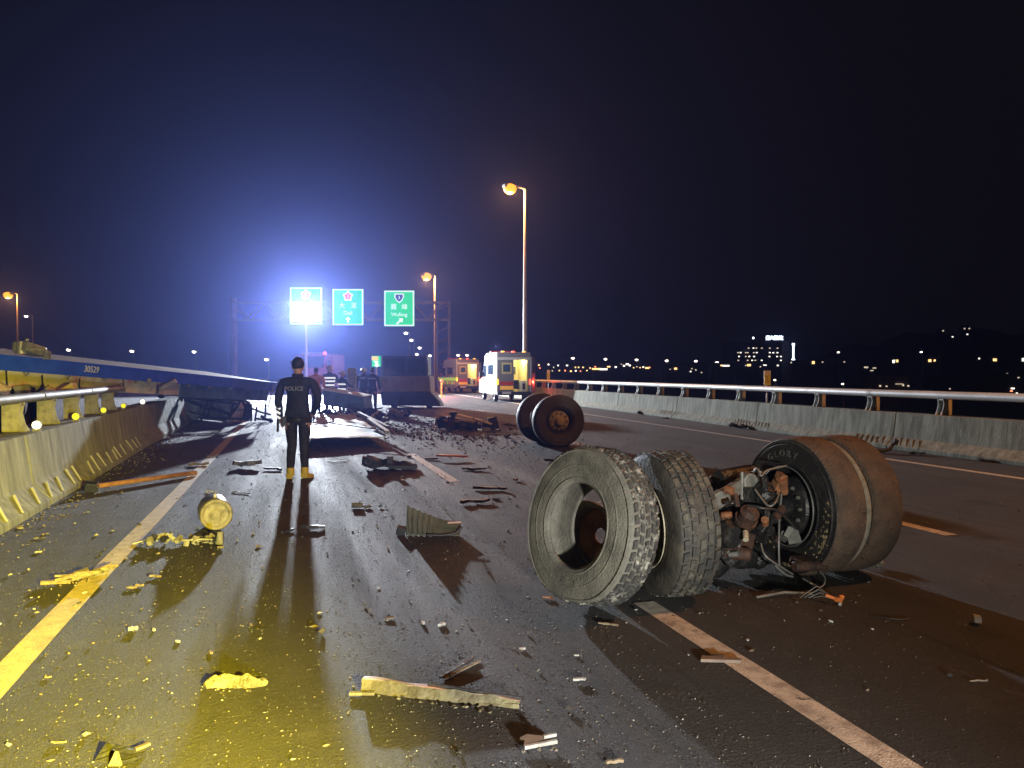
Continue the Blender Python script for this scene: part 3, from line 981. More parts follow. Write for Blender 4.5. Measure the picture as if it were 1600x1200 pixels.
# 2. second tyre, still on its rim
AX2 = vdir(.962, .27, .02)
t, p = place_wheel(1042, 5.42, AX2, .50, .33, 'tyre_casing', 'upright truck tyre with blocky scuffed tread between the loose tyre and the broken axle', 'tyre', dz=-.012)
m = MB(); m.lathe(tyre_profile(.50, .33, .285), 80, closed=True, fn=sag); m.build('carcass', rubber_scuffed, t)
m = MB(); tread_blocks(m, .50, .33, 38, 5, .021, rt, fn=sag); tag(m.build('tread', tread_scuffed, t), kind='stuff')
m = MB(); m.lathe([(.29, -.155), (.30, -.17), (.275, -.15), (.265, -.06), (.245, .06), (.10, .075), (.0, .075)], 48); m.lathe([(.29, .155), (.30, .17), (.275, .15), (.255, .08)], 48); m.build('rim', hub_steel, t)
m = MB(); m.lathe([(.165, .07), (.17, -.14), (.18, -.145), (.18, -.16), (.168, -.16), (.16, -.14), (.150, .06), (0, .06)], 40); m.build('hub_drum', mud_strip, t)
m = MB(); m.lathe([(.158, -.14), (.15, -.10), (.12, -.08), (.0, -.08)], 32); m.build('hub_centre', rust_steel, t)

# the loose rim seen through the open centre of the front tyre
AXR = vdir(.72, .69, -.10)
p = D(934, 584, 5.98); p.z = .285
t = thing('loose_wheel_disc', 'loose dusty steel wheel with a rusty inside, standing behind the front tyre', 'wheel', M=frame(p, AXR))
m = MB(); m.lathe([(.262, -.15), (.275, -.155), (.278, -.13), (.255, -.10), (.235, -.04), (.23, .06), (.255, .11), (.278, .13), (.275, .15), (.262, .145), (.24, .10), (.215, .05), (.215, -.04), (.24, -.10)], 56, closed=True); m.build('barrel', mud_strip, t)
m = MB(); m.lathe([(.217, .02), (.17, .0), (.12, .03), (.06, .03), (.06, .05), (.12, .05), (.17, .02), (.217, .04)], 48, closed=True); m.build('disc', M('rust_disc', (.17, .06, .035), .8, col2=(.08, .03, .02), scale=8), t)

# 3. the axle with a pair of bald tyres
AX3 = vdir(.94, .35, .0)
fp = D(1229, 584, 5.92); fp.z = .53
M3 = frame(fp, AX3)
ax = thing('truck_axle', 'torn off truck axle with brake gear and two bald mud-brown tyres at its right end', 'axle', M=M3)
RR, WW = .53, .30
def bald(x0, nm, lb):
    m = MB(); m.lathe(tyre_profile(RR, WW, .29, .004), 80, M=Matrix.Translation((x0, 0, 0)), closed=True)
    # material by place: tread band muddy, sidewalls black
    o = m.build(nm, [rubber_black, rubber_mud], ax)
    for f in o.data.polygons:
        c = f.center
        r = sqrt(c.y ** 2 + c.z ** 2)
        if r > RR - .03:
            f.material_index = 1
    if lb: o['label'] = lb
    return o
ta = bald(.155, 'tyre', 'inner bald tyre with GLORY on its black sidewall')
tb = bald(.50, 'tyre', 'outer bald tyre')
m = MB(); m.lathe([(RR - .055, .29), (RR - .028, .31), (RR - .022, .3275), (RR - .028, .345), (RR - .055, .365)], 80); m.build('mud_ring', mud_strip, ax)
# raised bands and lettering on the sidewall that faces left
m = MB()
for r, x in ((.505, .016), (.47, .006), (.335, .006)):
    m.lathe([(r - .008, x + .004), (r, x - .006), (r + .008, x + .004)], 80)
m.build('sidewall_band', rubber_black, ta)
letter_rubber = M('letter_rubber', (.06, .058, .052), .5)
for ch, a in zip('GLORY', (.36, .18, 0, -.18, -.36)):
    me = text_mesh(ch, .075, .012); me.materials.clear(); me.materials.append(letter_rubber)
    o = inst('letter', me, ta)
    r = .405
    # text plane: right of reader = -y (looking along +x), up = outward
    up = Vector((0, sin(a + .12), cos(a + .12)))
    rg = Vector((0, -cos(a + .12), sin(a + .12)))
    nm = Vector((-1, 0, 0))
    o.matrix_local = Matrix.Translation(Vector((.000, 0, 0)) + up * r) @ Matrix((rg, up, nm)).transposed().to_4x4()
# caked mud on the lower right of the sidewall
m = MB()
rm = random.Random(8)
for i in range(190):
    a = rm.uniform(-2.7, -.2) if rm.random() < .8 else rm.uniform(-.9, .3)
    r = rm.triangular(.34, .50, .46)
    m.rock((.008 if r < .47 else .02, -r * cos(a) if False else r * cos(a + pi), r * sin(a)), (.012, rm.uniform(.02, .06), rm.uniform(.02, .05)), rm)
tag(m.build('caked_mud', M('caked_mud', (.30, .24, .12), .9, col2=(.17, .13, .07), scale=15, amt=.5, bump=.5), ta), kind='stuff')
# wheel and brake
m = MB(); m.lathe([(.298, -.002), (.306, -.012), (.29, .02), (.28, .12), (.255, .20), (.12, .22), (0, .22)], 60); m.build('rim', greasy_steel, ax)
m = MB(); m.lathe([(.305, -.016), (.312, -.010), (.305, -.002), (.298, -.010)], 60, closed=True); m.build('rim_lip', grey_wire, ax)
m = MB(); m.lathe([(.0, .02), (.06, .0), (.205, .0), (.225, .02), (.225, .20)], 40); m.build('brake_drum', greasy_steel, ax)
m = MB(); m.cyl((0, 0, 0), (-.022, 0, 0), .014, n=6, smooth=False); bolt_me = m.mesh('bolt', grey_arm)
for k in range(12):
    a = 2 * pi * k / 12
    inst('drum_bolt', bolt_me, ax, (-.002, .17 * cos(a), .17 * sin(a)))
m = MB(); m.cyl((.05, 0, 0), (-.62, .02, -.10), .085, .095, n=16); m.cyl((-.62, .02, -.10), (-1.02, .03, -.15), .095, .07, n=16); m.box((-.30, .0, -.04), (.36, .19, .17), rot(0, -.16, 0)); m.build('axle_beam', greasy_steel, ax, bevel=0)
m = MB(); m.sphere((-.66, .03, -.14), .21, 18, 12, (.75, 1, 1)); m.cyl((-.66, -.15, -.14), (-.66, -.24, -.15), .11, .08, n=14); m.build('differential', greasy_steel, ax)
for k in range(8):
    a = 2 * pi * k / 8
    inst('housing_bolt', bolt_me, ax, (-.66 + .13 * cos(a), -.16, -.14 + .13 * sin(a)), (0, 0, pi / 2))
# casting and spring stack added to close the shadow gap between the wheels
m = MB(); m.sphere((-.50, .20, -.05), .3, 22, 14, (.9, .5, .8)); m.sphere((-.25, .20, .0), .26, 20, 12, (1, .55, 1)); m.warp(.06, 7); m.build('shadow_fill_casting', greasy_steel, ax)
for c, r, sc in (((-.62, .12, -.40), .2, (1, .5, .65)), ((-.28, .22, -.40), .22, (1.1, .5, .6)), ((-.05, .2, -.42), .16, (1, .6, .65)), ((-.86, .10, -.36), .19, (.9, .5, .9)), ((-.72, .16, -.12), .2, (1, .5, 1))):  # lumps added down to the ground to block floodlight under the axle
    m = MB(); m.sphere(c, r, 16, 10, sc); m.warp(.05, 8); m.v = [Vector((q.x, q.y, max(q.z, -.525))) for q in m.v]; m.build('shadow_fill_lump', greasy_steel, ax)
m = MB(); m.cyl((-.72, .18, -.1), (-.10, .14, .20), .10, .08, n=14); m.cyl((-.55, .1, .22), (-.15, .22, .24), .06, n=12); m.warp(.03, 9); m.build('torque_tube', greasy_steel, ax)
for k in range(5):
    m = MB(); m.bar((-.78, .06 + .012 * k, -.20 + k * .035), (-.05, .08 + .012 * k, -.24 + k * .04), .09, .026); m.build('spring_leaf', greasy_steel, ax)
# brake chambers with rusty shells
for (c0, c1, r, nm, mt) in (((-.34, -.20, .10), (-.30, -.05, .19), .075, 'brake_chamber', greasy_steel), ((-.52, -.24, .02), (-.50, -.12, -.10), .07, 'brake_chamber', rust_steel)):
    m = MB(); c0, c1 = Vector(c0), Vector(c1); d = (c1 - c0).normalized()
    m.cyl(c0, c1, r, n=18); m.cyl(c0.lerp(c1, .42), c0.lerp(c1, .58), r + .014, n=18); m.cyl(c0 - d * .03, c0, r * .5, r * .9, n=14); m.cyl(c1, c1 + d * .14, .016, n=8)
    m.build(nm, mt, ax)
m = MB(); m.box((-.16, -.10, .20), (.05, .07, .16), rot(.3, .3, 0)); m.cyl((-.16, -.14, .24), (-.10, -.10, .12), .045, .03, n=12); m.build('rusty_clevis', copper_rust, ax)
# spring seat, U bolts, brackets
m = MB(); m.box((-.42, -.02, .07), (.20, .26, .05), rot(.05, .1, 0)); m.box((-.42, -.12, .13), (.16, .03, .12), rot(.2, 0, 0)); m.box((-.36, -.17, -.10), (.03, .16, .22), rot(.2, .2, .1)); m.build('spring_seat', greasy_steel, ax)
for xx in (-.50, -.34):
    m = MB(); m.tube([(xx, -.12, .30), (xx, -.12, -.10), (xx, -.10, -.15), (xx, 0, -.18), (xx, .10, -.15), (xx, .12, -.10), (xx, .12, .26)], .013, 6); m.build('u_bolt', grey_arm, ax)
m = MB(); m.bar((-.36, -.20, .26), (-.34, -.23, -.16), .035, .035); m.cyl((-.34, -.25, -.12), (-.34, -.20, -.12), .035, n=10); m.build('slack_lever', greasy_steel, ax)
rb = random.Random(4)
for k in range(16):
    m = MB()
    c = Vector((rb.uniform(-.75, -.08), rb.uniform(-.30, -.12), rb.uniform(-.32, .22)))
    if k % 3 == 0:
        m.cyl(c, c + Vector((rb.uniform(-.05, .05), -.05, rb.uniform(-.05, .05))), rb.uniform(.015, .03), n=8)
        m.build('loose_fitting', rb.choice([grey_arm, hub_steel, copper_rust]), ax)
    else:
        m.box(c, (rb.uniform(.03, .12), rb.uniform(.02, .05), rb.uniform(.03, .14)), rot(rb.uniform(-1, 1), rb.uniform(-1, 1), rb.uniform(-1, 1)))
        m.build('bent_bracket', rb.choice([greasy_steel, greasy_steel, rust_steel, grey_arm]), ax, bevel=.006)
# torque arms reaching towards the tyres
Mi = M3.inverted()
L3 = lambda px, py, f: Mi @ D(px, py, f)
m = MB(); a, b, c = L3(1072, 812, 5.45), L3(1132, 775, 5.55), L3(1168, 752, 5.7)
m.bar(a, b, .06, .115); m.bar(b, c, .055, .10); m.cyl(c + Vector((0, -.05, .0)), c + Vector((0, .05, .0)), .065, n=14); m.build('torque_arm', grey_arm, ax, bevel=.012)
m = MB(); m.tube([L3(1075, 775, 5.9), L3(1100, 764, 5.95), L3(1122, 760, 6.05)], .022, 8); m.build('stay_rod', grey_arm, ax)
m = MB(); m.tube([L3(1110, 745, 6.1), L3(1118, 752, 6.1), L3(1122, 766, 6.1)], .016, 6); m.build('bent_rod', rust_steel, ax)
m = MB(); m.bar(L3(1118, 790, 5.7), L3(1100, 830, 5.55), .03, .12); m.bar(L3(1105, 825, 5.55), L3(1150, 880, 5.6), .04, .12); m.build('hanger_plate', greasy_steel, ax, bevel=.008)
m = MB(); m.box(L3(1150, 845, 5.7), (.22, .18, .20), rot(.2, .3, .1)); m.cyl(L3(1130, 862, 5.6), L3(1175, 868, 5.55), .05, n=14); m.build('broken_mount', rust_steel, ax, bevel=.02)
# hoses and wires
def hose(pts, r=.009, mat=black_hose, name='air_hose'):
    pts = [Vector(q) for q in pts]
    out = []
    for i in range(len(pts) - 1):
        p0 = pts[max(0, i - 1)]; p1 = pts[i]; p2 = pts[i + 1]; p3 = pts[min(len(pts) - 1, i + 2)]
        for k in range(5):
            u = k / 5
            out.append(.5 * ((2 * p1) + (p2 - p0) * u + (2 * p0 - 5 * p1 + 4 * p2 - p3) * u * u + (3 * p1 - p0 - 3 * p2 + p3) * u ** 3))
    out.append(pts[-1])
    m = MB(); m.tube(out, r, 6); return m.build(name, mat, ax)
hose([L3(1178, 738, 5.75), L3(1184, 732, 5.7), L3(1190, 744, 5.65), L3(1200, 735, 5.7), L3(1230, 728, 5.8)], .008, grey_wire)
hose([L3(1222, 772, 5.6), L3(1219, 810, 5.55), L3(1218, 850, 5.5), L3(1219, 885, 5.5)], .008, grey_wire)
hose([L3(1190, 850, 5.5), L3(1196, 868, 5.45), L3(1214, 882, 5.45), L3(1240, 898, 5.5)], .008, grey_wire)
hose([L3(1168, 790, 5.5), L3(1195, 795, 5.45), L3(1218, 800, 5.5), L3(1250, 832, 5.6)], .009)
hose([L3(1180, 765, 5.6), L3(1200, 790, 5.5), L3(1212, 786, 5.5), L3(1218, 772, 5.6)], .008, grey_wire)
hose([L3(1212, 884, 5.5), L3(1228, 898, 5.5), L3(1240, 902, 5.52)], .010, grey_wire)
hose([L3(1256, 905, 5.5), L3(1268, 912, 5.45), L3(1276, 916, 5.45)], .007, grey_wire)
hose([L3(1282, 893, 5.6), L3(1291, 905, 5.55), L3(1286, 918, 5.5), L3(1270, 918, 5.5)], .006, grey_wire)
m = MB(); c = L3(1262, 880, 5.65); m.box(c, (.26, .12, .07), rot(.2, .1, .2)); m.cyl(c + Vector((-.16, -.05, .0)), c + Vector((.12, -.06, -.02)), .04, n=10); m.build('torn_spring', rust_steel, ax, bevel=.015)

# 4. the second pair of wheels, further up the road
AX4 = vdir(-.27, .96)
t, p = place_wheel(872, 16.25, AX4, .555, .30, 'truck_wheelset', 'pair of truck wheels on a short axle standing upright ahead of the nearer ambulance', 'wheels')
def road_wheel(x0, parent, nm):
    T = Matrix.Translation((x0, 0, 0))
    m = MB(); m.lathe(tyre_profile(.55, .30, .29), 64, M=T, closed=True); w_ = m.build(nm, rubber_wheel, parent)
    m = MB()
    for r, x in ((.50, -.15), (.43, -.152), (.33, -.150)):
        m.lathe([(r - .012, x + .004), (r, x - .008), (r + .012, x + .004)], 64, M=T)
    m.build('sidewall_band', rubber_wheel, w_)
    m = MB(); m.lathe([(.292, -.14), (.285, -.155), (.268, -.13), (.258, -.02), (.235, .02)], 56, M=T); m.build('rim', rubber_scuffed, w_)
    m = MB(); m.lathe([(.0, -.165), (.075, -.165), (.095, -.15), (.105, -.10), (.16, -.085), (.205, -.075), (.225, -.05), (.225, .02)], 48, M=T)
    m.build('hub', hub_steel, w_)
    for k in range(10):
        a = 2 * pi * k / 10
        inst('wheel_nut', bolt_me, w_, (x0 - .085, .165 * cos(a), .165 * sin(a)), sc=(1.4, 1.3, 1.3))
road_wheel(0, t, 'wheel')
road_wheel(1.2, t, 'wheel')
m = MB(); m.cyl((.05, 0, 0), (1.15, 0, 0), .09, n=14); m.box((.7, 0, 0), (.3, .24, .24)); m.build('axle_beam', greasy_steel, t)

# ------------------------------------------------------------------ people
skin_m = M('skin', (.45, .26, .18), .55)
hair_m = M('dark_hair', (.015, .013, .012), .6)
navy = M('navy_uniform', (.010, .014, .032), .8, col2=(.020, .026, .05), scale=14, bump=.3, bscale=30)
black_cloth = M('black_trousers', (.010, .010, .016), .8, col2=(.03, .03, .035), scale=12, bump=.3, bscale=30)
turnout = M('dark_turnout_coat', (.035, .036, .05), .75, bump=.3, bscale=20)
orange_coat = M('orange_coat', (.65, .22, .05), .7, bump=.3, bscale=20)
boot_yellow = M('yellow_boot', (.62, .46, .04), .6, bump=.3, bscale=30)
boot_black = M('black_boot', (.02, .02, .02), .5)
refl_strip = glow('reflective_strip', (.92, .95, .90), .75)  # strips emit to imitate light returned to the viewer
refl_soft = M('reflective_print', (.30, .32, .38), .5)
def skin_person(t, joints, edges, rad, mats, zone, levels=2):
    me = bpy.data.meshes.new('body')
    names = list(joints)
    me.from_pydata([joints[n] for n in names], [(names.index(a), names.index(b)) for a, b in edges], [])
    o = bpy.data.objects.new('body', me)
    C.objects.link(o)
    sm = o.modifiers.new('skin', 'SKIN')
    sm.use_smooth_shade = True
    me.skin_vertices.new() if not me.skin_vertices else None
    for i, n in enumerate(names):
        sv = me.skin_vertices[0].data[i]
        r = rad[n]
        sv.radius = (r, r) if not isinstance(r, tuple) else r
        sv.use_root = (i == 0)
    su = o.modifiers.new('sub', 'SUBSURF')
    su.levels = levels
    su.render_levels = levels
    dg = bpy.context.evaluated_depsgraph_get()
    nm = bpy.data.meshes.new_from_object(o.evaluated_get(dg))
    bpy.data.objects.remove(o)
    for v in nm.vertices:
        if v.co.z < 1.45:
            f = noise.noise(Vector((v.co.x * 7, v.co.y * 7, v.co.z * 13)))
            v.co += Vector((v.co.x, v.co.y, 0)).normalized() * f * .010
    nm.materials.clear()
    for q in mats: nm.materials.append(q)
    for f in nm.polygons:
        f.material_index = zone(f.center)
        f.use_smooth = True
    return inst('body', nm, t)
def person(px, f, label, rz=0.0, coat=navy, legs=black_cloth, boots=boot_black, pose='stand', hat=None, bands=(), scale=1.0, group=None, stance=.10):
    p = D(px, 584, f)
    t = thing('person', label, 'person', (p.x, p.y, 0), -YAW + rz, group)
    t.scale = (scale,) * 3
    J = dict(pelvis=(0, 0, .95), waist=(0, 0, 1.08), chest=(0, .01, 1.28), upper=(0, 0, 1.41), neck=(0, .0, 1.50), throat=(0, .012, 1.55), skull=(0, .035, 1.63), crown=(0, .03, 1.72))
    Rd = dict(pelvis=(.165, .125), waist=(.17, .125), chest=(.195, .135), upper=(.175, .115), neck=(.062, .062), throat=(.055, .058), skull=(.078, .098), crown=(.072, .088))
    E_ = [('pelvis', 'waist'), ('waist', 'chest'), ('chest', 'upper'), ('upper', 'neck'), ('neck', 'throat'), ('throat', 'skull'), ('skull', 'crown')]
    arms = {'stand': {-1: ((-.285, -.02, 1.16), (-.275, .06, .91)), 1: ((.325, -.05, 1.17), (.20, .10, .97))},
            'reach': {-1: ((-.33, .16, 1.20), (-.26, .38, 1.12)), 1: ((.33, .16, 1.20), (.24, .40, 1.14))},
            'hang': {-1: ((-.29, .0, 1.14), (-.29, .06, .90)), 1: ((.29, .0, 1.14), (.30, .05, .90))}}[pose]
    hands = []
    for s in (-1, 1):
        k = 'L' if s < 0 else 'R'
        el, wr = arms[s]
        J['sh' + k] = (s * .235, -.005, 1.425); Rd['sh' + k] = (.082, .082)
        J['el' + k] = el; Rd['el' + k] = (.062, .062)
        J['wr' + k] = wr; Rd['wr' + k] = (.043, .046)
        d = (Vector(wr) - Vector(el)).normalized()
        pm = Vector(wr) + d * .075
        J['pm' + k] = tuple(pm); Rd['pm' + k] = (.026, .042)
        E_ += [('upper', 'sh' + k), ('sh' + k, 'el' + k), ('el' + k, 'wr' + k), ('wr' + k, 'pm' + k)]
        hands.append((Vector(wr), d))
        fw = Vector((0, 1, 0))
        fw = (fw - d * fw.dot(d)).normalized()
        for q in range(4):
            b = pm + d * .035 + fw * (.030 - .020 * q)
            e = b + d * (.062 - .006 * abs(q - 1.3)) + Vector((-s * .02, 0, 0))
            J['f%s%d' % (k, q)] = tuple(b); Rd['f%s%d' % (k, q)] = (.0095, .0095)
            J['t%s%d' % (k, q)] = tuple(e); Rd['t%s%d' % (k, q)] = (.0085, .0085)
            E_ += [('pm' + k, 'f%s%d' % (k, q)), ('f%s%d' % (k, q), 't%s%d' % (k, q))]
        b = Vector(wr) + d * .035 + fw * .045
        J['th' + k] = tuple(b); Rd['th' + k] = (.012, .012)
        J['tt' + k] = tuple(b + d * .045 + fw * .02); Rd['tt' + k] = (.010, .010)
        E_ += [('wr' + k, 'th' + k), ('th' + k, 'tt' + k)]
        J['hip' + k] = (s * .105, 0, .87); Rd['hip' + k] = (.105, .11)
        J['kn' + k] = (s * (stance + .01), .02 + s * .02, .50); Rd['kn' + k] = (.072, .078)
        J['ca' + k] = (s * (stance + .014), -.01 + s * .035, .34); Rd['ca' + k] = (.066, .072)
        J['an' + k] = (s * (stance + .018), -.01 + s * .045, .10); Rd['an' + k] = (.052, .056)
        E_ += [('pelvis', 'hip' + k), ('hip' + k, 'kn' + k), ('kn' + k, 'ca' + k), ('ca' + k, 'an' + k)]
    def zone(c):
        for wv, d in hands:
            if (c - wv).dot(d) > .005 and (c - wv).length < .25: return 2
        if c.z > 1.535: return 2
        if c.z > .84 : return 0
        return 1
    skin_person(t, J, E_, Rd, [coat, legs, skin_m], zone)
    # head details: ears, nose, hair or helmet
    m = MB(); m.sphere((-.083, .03, 1.64), .03, 8, 6, (.4, .7, 1)); m.sphere((.083, .03, 1.64), .03, 8, 6, (.4, .7, 1)); m.build('ear', skin_m, t)
    m = MB(); m.bar((0, .125, 1.665), (0, .15, 1.63), .025, .03); m.build('nose', skin_m, t, bevel=.006)
    m = MB(); m.box((-.03, .122, 1.675), (.022, .012, .010)); m.box((.03, .122, 1.675), (.022, .012, .010)); m.build('eye', hair_m, t)
    m = MB(); m.box((0, .122, 1.592), (.045, .012, .010)); m.build('mouth', rust_steel, t)
    if hat == 'helmet':
        m = MB(); m.lathe([(0, .125), (.06, .12), (.11, .085), (.135, .02), (.165, .0), (.165, -.012), (.13, -.01)], 24, M=Matrix.Translation((0, .02, 1.68)) @ Matrix.Rotation(-pi / 2, 4, 'Y'), smooth=True)
        m.build('helmet', helmet_m, t)
    else:
        m = MB(); m.sphere((0, .018, 1.70), .108, 16, 10, (.86, 1.0, .92))
        for i, q in enumerate(m.v):
            if q.z < 1.665 and q.y > .02: m.v[i] = Vector((q.x * .8, min(q.y, .05), q.z + .03))
        m.warp(.008, 22)
        m.build('hair', hair_m, t)
    # jacket hem and collar
    m = MB(); m.lathe([(.205, .0), (.208, .06), (.19, .10)], 28, M=Matrix.Translation((0, 0, .83)) @ Matrix.Rotation(-pi / 2, 4, 'Y'), fn=lambda q: Vector((q.x, q.y * .68, q.z))); m.build('jacket_hem', coat, t)
    m = MB(); m.lathe([(.078, .0), (.085, .035), (.078, .05)], 20, M=Matrix.Translation((0, .0, 1.50)) @ Matrix.Rotation(-pi / 2, 4, 'Y')); m.build('collar', coat, t)
    for z, rx, ry, mt in bands:
        m = MB(); m.lathe([(1, -.03), (1.015, -.025), (1.015, .025), (1, .03)], 28, M=Matrix.Translation((0, .0, z)) @ Matrix.Rotation(-pi / 2, 4, 'Y'), fn=lambda q: Vector((q.x, q.y * ry, q.z * rx)))
        m.build('reflective_band', mt, t)
    for s in (-1, 1):
        m = MB()
        x = s * (stance + .018)
        m.sheet(lambda u, v: (x + (u - .5) * .095 * (1 - .35 * v ** 3) + s * .06 * v, s * .045 - .075 + v * .25, .085 - .05 * v ** 1.5), 4, 5, .078)
        m.cyl((x, -.015 + s * .045, .05), (x, -.015 + s * .045, .17), .058, .055, n=12)
        m.build('boot', boots, t, bevel=.01)
    return t
helmet_m = M('white_helmet', (.55, .55, .5), .4)
officer = person(465, 11.35, 'person in a dark uniform and yellow boots standing in the left lane, back turned', boots=boot_yellow, stance=.075, scale=1.0)
m = MB(); m.lathe([(1, -.025), (1.02, -.02), (1.02, .02), (1, .025)], 28, M=Matrix.Translation((0, .0, .875)) @ Matrix.Rotation(-pi / 2, 4, 'Y'), fn=lambda q: Vector((q.x, q.y * .142, q.z * .205))); m.build('belt', black_hose, officer)
m = MB(); m.box((-.17, -.10, .86), (.07, .05, .14), rot(0, 0, .5)); m.build('belt_pouch', black_hose, officer, bevel=.01)
m = MB(); m.box((.12, -.135, .88), (.09, .05, .07), rot(0, 0, -.3)); m.build('belt_pouch', black_hose, officer, bevel=.01)
me = text_mesh('POLICE', .085, .004); me.materials.clear(); me.materials.append(refl_soft)
inst('back_print', me, officer, (-.02, -.128, 1.33), (pi / 2 - .06, 0, 0))
# short striped baton carried at the left hip
bt = thing('traffic_baton', 'striped traffic baton in the left hand of the officer in yellow boots', 'baton', tuple(officer.matrix_basis @ Vector((-.315, .07, .86))) if False else tuple(D(434, 660, 11.35)), -YAW)
m = MB(); m.cyl((0, .0, -.03), (.015, .0, .30), .022, n=10); m.build('shaft', black_hose, bt)
for k in range(3):
    m = MB(); m.bar((-.030, -.028, .10 + k * .07), (.045, -.028, .06 + k * .07), .008, .028); m.build('stripe', refl_strip, bt)
m = MB(); m.cyl((-.004, 0, -.14), (0, 0, -.03), .018, n=8); m.build('handle', rust_steel, bt)

person(515, 31, 'firefighter in a dark coat with broad white hoops, right of the officer', coat=turnout, legs=turnout, hat='helmet', pose='reach', rz=.4, scale=1.04,
       bands=[(1.05, .185, .14, refl_strip), (1.20, .205, .15, refl_strip), (1.33, .225, .155, refl_strip)], group='rescue workers beyond the white panel')
person(534, 29.5, 'shorter firefighter with reflective hoops beside the grey upright panel', coat=turnout, legs=turnout, hat='helmet', pose='reach', rz=-.9, scale=.92,
       bands=[(1.05, .185, .14, refl_strip), (1.25, .215, .15, refl_strip)], group='rescue workers beyond the white panel')
person(568, 33, 'rescue worker in white helmet and dark clothes, left of a pair by the wrecked cab', coat=turnout, legs=black_cloth, hat='helmet', pose='hang', rz=.2, bands=[(1.36, .228, .15, refl_soft)], group='rescue workers beyond the white panel')
person(582, 31.5, 'rescue worker in plain dark clothes right beside the wrecked cab', coat=navy, legs=black_cloth, pose='hang', rz=-.3, bands=[(1.36, .228, .15, refl_soft)], group='rescue workers beyond the white panel')
person(494, 29, 'worker in an orange coat half hidden behind the right arm of the officer', coat=orange_coat, legs=black_cloth, pose='hang', rz=.3, group='rescue workers beyond the white panel')

# ------------------------------------------------------------------ light tower on the rescue truck
truck_red = M('truck_red', (.28, .05, .08), .45, coat=.2)
truck_pale = M('truck_pale', (.45, .42, .46), .5)
dark_glass = M('dark_glass', (.02, .025, .03), .12, spec=.7)
chrome = M('bright_trim', (.6, .6, .6), .25, metal=.8)
tp = D(484, 584, 58.2)
tt = thing('rescue_truck', 'red rescue truck with a telescopic mast carrying white floodlights, seen head on', 'truck', (tp.x, tp.y, 0), -YAW)
m = MB(); m.prism([(-.0, .45), (2.1, .45), (2.1, 3.0), (.45, 3.0), (.12, 2.0), (0, 1.5)], -1.2, 1.2, lambda u, v, q: Vector((q, u, v))); m.build('cab', truck_red, tt, bevel=.06)
m = MB(); m.box((0, 4.4, 1.8), (2.4, 4.4, 2.6)); m.build('box_body', truck_red, tt, bevel=.05)
m = MB(); m.prism([(.105, 2.02), (.42, 2.88), (.44, 2.88), (.125, 2.02)], -1.0, 1.0, lambda u, v, q: Vector((q, u - .025, v))); m.build('windscreen', dark_glass, tt)
m = MB(); m.box((0, -.08, .65), (2.4, .22, .34)); m.build('bumper', truck_pale, tt, bevel=.03)
m = MB(); m.box((0, -.02, 1.15), (1.5, .05, .4)); m.build('grille', black_hose, tt)
for s in (-1, 1):
    m = MB(); m.cyl((s * .95, -.05, 1.0), (s * .95, .05, 1.0), .13, n=14); m.build('headlight', chrome, tt)
    for yy in (1.1, 5.2):
        m = MB(); m.lathe(tyre_profile(.5, .28, .27), 24, M=Matrix.Translation((s * 1.05, yy, .5)), closed=True); m.lathe([(.27, -.1 * s), (.1, -.12 * s), (0, -.12 * s)], 20, M=Matrix.Translation((s * 1.05, yy, .5))); m.build('wheel', rubber_wheel, tt)
    m = MB(); m.box((s * 1.42, .2, 2.3), (.2, .1, .5)); m.bar((s * 1.2, .3, 2.5), (s * 1.4, .22, 2.4), .03); m.build('mirror', black_hose, tt)
m = MB(); m.box((0, 1.2, 3.1), (1.7, .35, .18)); m.build('light_bar', truck_pale, tt, bevel=.03)
m = MB(); m.sphere((.93, .9, 3.12), .13, 12, 8); m.box((.93, .9, 3.0), (.16, .16, .1)); m.build('red_beacon', glow('red_beacon', (1.0, .10, .10), 3.0), tt)
mb = Vector((-.30, .3, 3.0))
lh = LED - Vector((tp.x, tp.y, 0)); lh.rotate(Euler((0, 0, YAW)))
m = MB(); m.cyl((lh.x, -.10, .6), (lh.x, -.10, 3.4), .11, n=10); m.cyl((lh.x, -.10, 3.4), (lh.x, -.10, lh.z - .76), .08, n=10); m.build('mast', truck_pale, tt)
m = MB(); m.bar((lh.x - .62, -.10, lh.z - .82), (lh.x + .62, -.10, lh.z - .82), .07); m.bar((lh.x, -.10, lh.z - .82), (lh.x, -.10, lh.z), .07); m.build('crossbar', truck_pale, tt)
led_white = glow('led_white', (.80, .90, 1.0), 60.0)
for s in (-1, 1):
    m = MB(); m.box((lh.x + s * .56, -.18, lh.z), (1.04, .12, 1.5)); hd = m.build('floodlight', black_hose, tt, bevel=.02)
    for k in (-1, 0, 1):
        m = MB(); m.box((lh.x + s * .56, -.26, lh.z + k * .48), (.98, .03, .42)); m.build('led_bar', led_white, hd)

